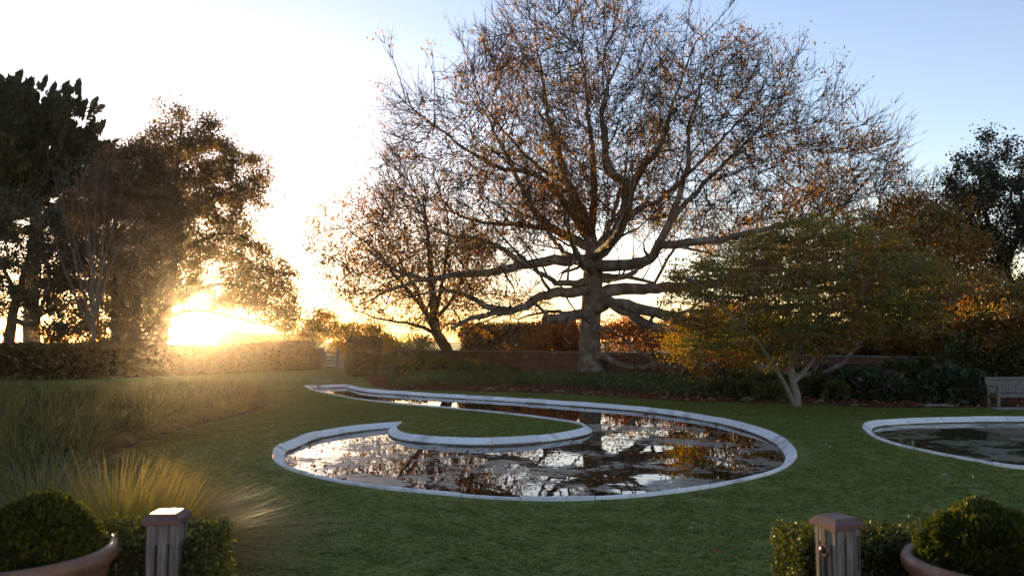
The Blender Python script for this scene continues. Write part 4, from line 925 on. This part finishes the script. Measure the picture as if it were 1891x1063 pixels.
# mown blades on the nearer lawn: one small patch repeated over the lawn
def lawn_blades():
    n = 230; b = np.c_[RNG.uniform(-.16, .16, (n, 2)), np.zeros(n)]; a = RNG.uniform(0, 2 * math.pi, n); out = np.c_[np.cos(a), np.sin(a)]; L = RNG.uniform(.012, .028, n)
    d = np.c_[out * .5, np.ones(n)]; s_ = np.c_[-out[:, 1], out[:, 0], np.zeros(n)] * .0028
    v = np.stack([b - s_, b + s_, b + d * L[:, None]], 1).reshape(-1, 3)
    pm = np_mesh('lawn_patch', v, np.arange(n * 3).reshape(n, 3)); pm.materials.append(MT['blade'])
    xs = []
    for y in np.arange(6.2, 46, .29):
        for x in np.arange(-.68 * y - .5, .68 * y + .5, .29):
            if RNG.uniform() < (y - 26) / 20: continue
            xs.append((x + RNG.normal(0, .05), y + RNG.normal(0, .05)))
    p = np.array(xs)
    for pl, m in ((POND, .10), (POND2, .10)): p = p[~in_poly(p, pl)]; p = p[poly_dist(p, pl) > m + .06]
    p = p[~in_poly(p, BED)]; q = in_poly(p, GB); p = p[~q]
    me = np_mesh('grass', np.c_[p, np.zeros(len(p))], np.zeros((0, 3), int)) if False else bpy.data.meshes.new('grass')
    me.vertices.add(len(p)); me.vertices.foreach_set('co', np.c_[p, np.full(len(p), .001)].astype(np.float32).ravel()); me.update()
    ob = link('grass', me, None, kind='stuff', label='short mown grass blades of the lawn around the ponds', cat='grass')
    src = bpy.data.objects.new('lawn_patch', pm)
    ng = bpy.data.node_groups.new('scatter_grass', 'GeometryNodeTree')
    ng.interface.new_socket('Geometry', in_out='INPUT', socket_type='NodeSocketGeometry'); ng.interface.new_socket('Geometry', in_out='OUTPUT', socket_type='NodeSocketGeometry')
    gi, go = ng.nodes.new('NodeGroupInput'), ng.nodes.new('NodeGroupOutput'); ip = ng.nodes.new('GeometryNodeInstanceOnPoints'); oi = ng.nodes.new('GeometryNodeObjectInfo')
    oi.inputs[0].default_value = src; rv = ng.nodes.new('FunctionNodeRandomValue'); rv.data_type = 'FLOAT_VECTOR'; rv.inputs[1].default_value = (0, 0, 6.28)
    m2p = ng.nodes.new('GeometryNodeMeshToPoints')
    ng.links.new(gi.outputs[0], m2p.inputs[0]); ng.links.new(m2p.outputs[0], ip.inputs['Points']); ng.links.new(oi.outputs['Geometry'], ip.inputs['Instance']); ng.links.new(rv.outputs[0], ip.inputs['Rotation']); ng.links.new(ip.outputs[0], go.inputs[0])
    md = ob.modifiers.new('scatter', 'NODES'); md.node_group = ng; print('lawn patches', len(p))
lawn_blades()

# ------------------------------------------------------------------ wall, gate, benches
def wall():
    A, B = W(735, 646, 57), W(1735, 662, 36); A.z = B.z = 0; d = (B - A); L = d.length; rz = math.atan2(d.y, d.x)
    root = empty('brick_wall', A, rz, label='low old brick wall with stone capping running behind the bed', cat='wall')
    h0, h1 = 1.46, 1.34
    mb = MB(); v = [mb.bm.verts.new(p) for p in ((0, -.17, 0), (L, -.17, 0), (L, .17, 0), (0, .17, 0), (0, -.17, h0), (L, -.17, h1), (L, .17, h1), (0, .17, h0))]
    for f in ((0, 1, 2, 3), (4, 5, 6, 7), (0, 1, 5, 4), (1, 2, 6, 5), (2, 3, 7, 6), (3, 0, 4, 7)): mb.bm.faces.new([v[i] for i in f])
    mb.build('brickwork', MT['brick'], root)
    n = 34
    for i in range(n):
        x0, x1 = L * i / n + .004, L * (i + 1) / n - .004; z = h0 + (h1 - h0) * (i + .5) / n
        MB().box((x0, -.215, z + .002), (x1, .215, z + .08 + RNG.normal(0, .004)), .012).build('capping_stone', MT['slab'], root)
wall()
def pier_and_gate():
    Y = W(600, 681, 1); g = G(588, 681.5); Yg = g.y
    X = lambda px: (px - CX) / F_PX * Yg
    root = empty('brick_pier', (X(586), Yg, 0), label='square brick pier at the left of the garden gate', cat='pier')
    MB().box((-.46, -.4, 0), (.46, .4, 1.55), .01).build('shaft', MT['brick'], root); MB().box((-.52, -.46, 1.552), (.52, .46, 1.66), .02).build('cap', MT['slab'], root)
    gr = empty('garden_gate', (X(600), Yg, 0), label='grey timber gate with crossed braces between two posts', cat='gate')
    w = X(625) - X(600); P = lambda a, b, ww, hh, nm: MB().beam(a, b, ww, hh, .006).build(nm, MT['gatewood'], gr)
    P((0, 0, 0), (0, 0, 1.42), .13, .13, 'post'); P((w, 0, 0), (w, 0, 1.62), .15, .15, 'post')
    for z in (.18, .42, .68, .95, 1.22): P((.08, -.01, z), (w - .09, -.01, z), .03, .085, 'rail')
    P((.11, .02, .14), (.11, .02, 1.27), .08, .04, 'stile'); P((w - .13, .02, .14), (w - .13, .02, 1.27), .08, .04, 'stile')
    P((.12, .055, .18), (w * .62, .055, .95), .07, .03, 'brace'); P((w - .13, .055, .42), (w * .42, .055, 1.22), .07, .03, 'brace')
    fr = empty('lattice_panel', (X(628), Yg + .1, 0), label='narrow pale lattice panel right of the gate post', cat='panel')
    w2 = X(633) - X(628)
    MB().beam((0, 0, 0), (0, 0, 1.4), .05, .05).build('upright', MT['gatewood'], fr); MB().beam((w2, 0, 0), (w2, 0, 1.4), .05, .05).build('upright', MT['gatewood'], fr)
    for z in (.1, .4, .7, 1.0, 1.32): MB().beam((.03, 0, z), (w2 - .03, 0, z), .03, .05).build('rail', MT['gatewood'], fr)
pier_and_gate()
def bench(label, loc, rz, length=1.8):
    r = empty('garden_bench', loc, rz, label=label, cat='bench'); M = MT['benchwood']; b = lambda lo, hi, nm, p=r: MB().box(lo, hi, .006).build(nm, M, p)
    for x in (0, length - .08):
        b((x, 0, 0), (x + .08, .08, .64), 'leg')
        MB().beam((x + .04, .55, 0), (x + .04, .55, .42), .075, .075).build('leg', M, r)
        MB().beam((x + .04, .55, .40), (x + .04, .68, .93), .075, .06).build('back_post', M, r)
        MB().box((x - .01, -.03, .642), (x + .09, .60, .675), .008).build('armrest', M, r)
        b((x + .015, .082, .30), (x + .065, .51, .38), 'side_rail')
    b((.085, .01, .31), (length - .085, .05, .41), 'front_rail')
    for k in range(6): b((.085, .055 + k * .078, .395), (length - .085, .123 + k * .078, .418), 'seat_slat')
    tl = Matrix.Rotation(-math.atan2(.13, .53), 3, 'X')
    def back(lo, hi, nm): MB().box(lo, hi, .004, rot=tl, at=(0, .55, .42)).build(nm, M, r)
    back((.085, .535, .43), (length - .085, .565, .49), 'lower_rail'); back((.085, .535, .885), (length - .085, .57, .95), 'top_rail')
    n = int((length - .17) / .108); wd = (length - .17) / n
    for k in range(n): back((.085 + k * wd + .004, .542, .492), (.085 + (k + 1) * wd - .004, .562, .815), 'back_slat')
    # pierced rail: a row of round holes between solid pieces
    mb = MB(); z0, z1, zc = .817, .883, .85; rad = .022
    for k in range(n):
        x0, x1 = .085 + k * wd, .085 + (k + 1) * wd; xc = (x0 + x1) / 2
        for yy in (.54, .566):
            ring = [mb.bm.verts.new((xc + rad * math.cos(a * math.pi / 4), yy, zc + rad * math.sin(a * math.pi / 4))) for a in range(8)]
            sq = [mb.bm.verts.new(p) for p in ((x1, yy, zc), (x1, yy, z1), (xc, yy, z1), (x0, yy, z1), (x0, yy, zc), (x0, yy, z0), (xc, yy, z0), (x1, yy, z0))]
            for a in range(8): mb.bm.faces.new((ring[a], ring[(a + 1) % 8], sq[(a + 1) % 8], sq[a]))
    bmesh.ops.rotate(mb.bm, verts=mb.bm.verts, cent=(0, .55, .42), matrix=tl); mb.build('pierced_rail', M, r)
g = G(1843, 752); bench('silvered timber bench with a pierced slatted back at the right edge', (g.x, g.y, 0.006), 0)
g = G(703, 696); bench('small timber bench seen end-on beside the square-ended hedge', (g.x, g.y - .5, 0), math.radians(-82), 1.3)
for (px, py, w, d, lab) in ((1727, 748.5, .95, .55, 'grey stepping slab set in the bed left of the bench'), (1880, 755, 1.6, .5, 'grey paving slab under the front of the bench'), (597, 704.5, .95, .5, 'dark flat cover slab in the lawn beyond the canal end')):
    g = G(px, py); o = MB().box((-w / 2, -d / 2, -.03), (w / 2, d / 2, .03), .008).build('stone_slab', MT['slab'], None, label=lab, cat='slab'); o.location = (g.x, g.y, .012)

# ------------------------------------------------------------------ foreground: posts, pots, box
TZ = 0.45
def post(label, px, py, Y, rz, disc):
    t = W(px, py, Y); h = t.z - TZ
    r = empty('gate_post', (t.x, t.y, TZ), rz, label=label, cat='post')
    bm = bmesh.new(); bmesh.ops.create_cube(bm, size=1, matrix=Matrix.Translation((0, 0, (h - .06) / 2)) @ Matrix.Diagonal((.155, .155, h - .06, 1)))
    bmesh.ops.bevel(bm, geom=[e for e in bm.edges if abs(e.verts[0].co.z - e.verts[1].co.z) > .1], offset=.008, segments=2, affect='EDGES')
    bmesh.ops.subdivide_edges(bm, edges=[e for e in bm.edges if abs(e.verts[0].co.z - e.verts[1].co.z) > .1], cuts=14)
    for v in bm.verts:
        n = mnoise.noise(Vector((v.co.x * 9, v.co.y * 9, v.co.z * 2.5)) + Vector((px, 0, 0))); v.co.x += n * .006; v.co.y += n * .006
    me = bpy.data.meshes.new('shaft'); bm.to_mesh(me); bm.free(); link('shaft', me, MT['postwood'], r)
    # deep drying checks down the faces
    for k in range(7):
        a = [(-.078, RNG.uniform(-.06, .06)), (RNG.uniform(-.06, .06), -.078), (.078, RNG.uniform(-.06, .06))][k % 3]
        z1 = h - .07 - RNG.uniform(0, .1); z0 = z1 - RNG.uniform(.15, .4); wd = RNG.uniform(.0025, .005)
        mb = MB(); mb.box((a[0] - wd, a[1] - wd, max(z0, .02)), (a[0] + wd, a[1] + wd, z1)); mb.build('crack', MT['core'], r)
    # cap: flat rim, sloped shoulders, flat top
    mb = MB(); lv = [(.086, h - .062), (.094, h - .058), (.094, h - .038), (.0915, h - .035), (.067, h - .012), (.064, h - .010)]
    rings = [[mb.bm.verts.new((sx * a, sy * a, z)) for sx, sy in ((1, 1), (-1, 1), (-1, -1), (1, -1))] for a, z in lv]
    for p, q in zip(rings, rings[1:]):
        for i in range(4): mb.bm.faces.new((p[i], p[(i + 1) % 4], q[(i + 1) % 4], q[i]))
    mb.bm.faces.new(rings[-1]); mb.bm.faces.new(rings[0][::-1]); mb.build('cap', MT['copper'], r)
    if disc:
        q = Matrix.Rotation(-math.pi / 2, 4, 'Y'); z = h - .17
        mb = MB(); bmesh.ops.create_cone(mb.bm, cap_ends=True, segments=28, radius1=.036, radius2=.031, depth=.012, matrix=Matrix.Translation((-.084, 0, z)) @ q); d = mb.build('disc', MT['copper'], r)
        mb = MB(); bmesh.ops.create_uvsphere(mb.bm, u_segments=16, v_segments=8, radius=.019, matrix=Matrix.Translation((-.093, 0, z)) @ Matrix.Diagonal((.7, 1, 1, 1))); mb.build('bolt', MT['iron'], d, smooth=True)
post('weathered square post with a bright copper cap beside the left clipped ball', 309, 939, 4.15, math.radians(4), False)
post('weathered square post with copper cap and bolted disc at lower right', 1545, 948, 4.1, math.radians(20), True)

def pot(label, ball_label, px, py, Y, R, bx, by, bY, br):
    t = W(px, py, Y); h = t.z - TZ
    r = empty('plant_pot', (t.x, t.y, TZ), label=label, cat='pot')
    pr = [(.20, .0), (.24, .02), (.30, .10), (R - .10, h * .55), (R - .045, h - .14), (R - .03, h - .085), (R - .005, h - .07), (R, h - .035), (R - .015, h - .004), (R - .045, h), (R - .07, h - .03), (R - .075, h - .1), (R - .09, h - .14)]
    MB().lathe(pr, 72).build('bowl', MT['pot'], r, smooth=True)
    mb = MB(); mb.lathe([(R - .078, h - .10), (R * .5, h - .07), (.01, h - .06)], 40); mb.build('soil', MT['soil'], r)
    c = np.array(W(bx, by, bY)); base = Vector((c[0], c[1], TZ + h - .08))
    b = empty('box_ball', base, label=ball_label, cat='topiary')
    n = 15000; p, d = blob_points(n, [(c, (br, br, br * .95))], .22, .15, px)
    k = p[:, 2] > base.z + .005; p, d = p[k], d[k]
    leaf_obj('leaves', p, .028, MT['lf_box'], b, base, kind='stuff', aspect=.6, dirs=d + np.array([0, 0, .3]))
    bm = bmesh.new(); bmesh.ops.create_icosphere(bm, subdivisions=3, radius=br * .84, matrix=Matrix.Translation(Vector(c) - base)); mb = MB(); mb.add(bm)
    geom = mb.bm.verts[:] + mb.bm.edges[:] + mb.bm.faces[:]; bmesh.ops.bisect_plane(mb.bm, geom=geom, plane_co=(0, 0, 0.0), plane_no=(0, 0, -1), clear_outer=True)
    mb.build('twigs', MT['core'], b)
pot('wide copper-brown bowl pot at the lower left corner', 'clipped box ball growing in the left pot', 15, 1013, 3.95, .49, 62, 1035, 4.0, .335)
pot('wide copper-brown bowl pot at the lower right corner', 'clipped box ball growing in the right pot', 1862, 1032, 3.95, .475, 1822, 1032, 4.0, .30)
def boxhedge(label, x0, x1, y, Y, w, n):
    a, b = W(x0, y, Y), W(x1, y, Y); h = a.z - .0
    hedge('box_hedge', label, [(a.x, Y), (b.x, Y)], w, h, n, .022, MT['lf_box'], wob=.02)
boxhedge('low box hedge around the left post, between ball and lawn', 150, 392, 980, 4.4, .5, 26000)
boxhedge('low box hedge running behind the right post to the right pot', 1455, 1760, 985, 4.5, .42, 26000)

# fallen leaves
def star_leaf(loc, s, rz, label):
    mb = MB(); c = mb.bm.verts.new((0, 0, .006)); V = []
    for k in range(14):
        a = k * 2 * math.pi / 14; rr = s * (1.0 if k % 2 == 0 else .42) * (1 if k else 1.3); V.append(mb.bm.verts.new((rr * math.cos(a), rr * math.sin(a), .004 + .012 * (k % 3))))
    for k in range(14): mb.bm.faces.new((c, V[k], V[(k + 1) % 14]))
    o = mb.build('fallen_leaf', MT['lf_orange'], None, label=label, cat='leaf'); o.location = loc; o.rotation_euler = (.1, .1, rz)
g = G(1328, 1025); star_leaf((g.x, g.y, .03), .065, .4, 'single red star-shaped leaf lying on the lawn in the foreground')
p = sample_poly([(-9, 9), (9, 9), (15, 27), (9, 34), (-11, 38), (-12, 28)], 200)
for pl in (POND, POND2, BED, GB): p = p[~in_poly(p, pl)]
leaf_obj('fallen_leaves', np.c_[p, np.full(len(p), .03)], .085, MT['lf_pale'], None, kind='stuff', label='scattered pale fallen leaves on the lawn', cat='leaves', dirs=np.c_[RNG.normal(0, 1, (len(p), 2)), np.zeros(len(p))], up=2.0)
p = sample_poly(WATER1, 4200); nz = fnoise(np.c_[p, np.zeros(len(p))], .6, 3); p = p[nz + RNG.uniform(-.3, .3, len(p)) > .12]
leaf_obj('floating_leaves', np.c_[p, np.full(len(p), -.102)], .09, MT['lf_orange'], None, kind='stuff', label='brown and orange leaves floating on the comma shaped pond', cat='leaves', dirs=np.c_[RNG.normal(0, 1, (len(p), 2)), np.zeros(len(p))], up=6.0, fold=.03)
a, b = G(1443, 811, -.1), G(1433, 866, -.2)
mb = MB(); mb.beam((0, 0, .0), Vector((b.x, b.y, -.2)) - Vector((a.x, a.y, -.05)), .035, .035).build('wooden_stake', MT['cutwood'], None, label='thin orange-brown stick leaning in the right end of the pond', cat='stick').location = (a.x, a.y, -.05)

# ------------------------------------------------------------------ haze volume added to imitate lens veil and bloom around the sun
HAZE = 0.00019
if HAZE > 0:
    me = bpy.data.meshes.new('haze'); bm = bmesh.new(); bmesh.ops.create_cube(bm, size=1, matrix=Matrix.Translation((0, 125, 15)) @ Matrix.Diagonal((330, 290, 34, 1))); bm.to_mesh(me); bm.free()
    m = bpy.data.materials.new('sun_glow_haze'); m.use_nodes = True; nt = m.node_tree; nt.nodes.clear(); out = nt.nodes.new('ShaderNodeOutputMaterial'); pv = nt.nodes.new('ShaderNodeVolumePrincipled')
    pv.inputs['Color'].default_value = (1.0, .86, .68, 1); pv.inputs['Density'].default_value = HAZE; pv.inputs['Anisotropy'].default_value = .92
    nt.links.new(pv.outputs[0], out.inputs['Volume']); link('haze', me, m, kind='stuff', label='thin golden haze added for the glow around the sun', cat='haze')
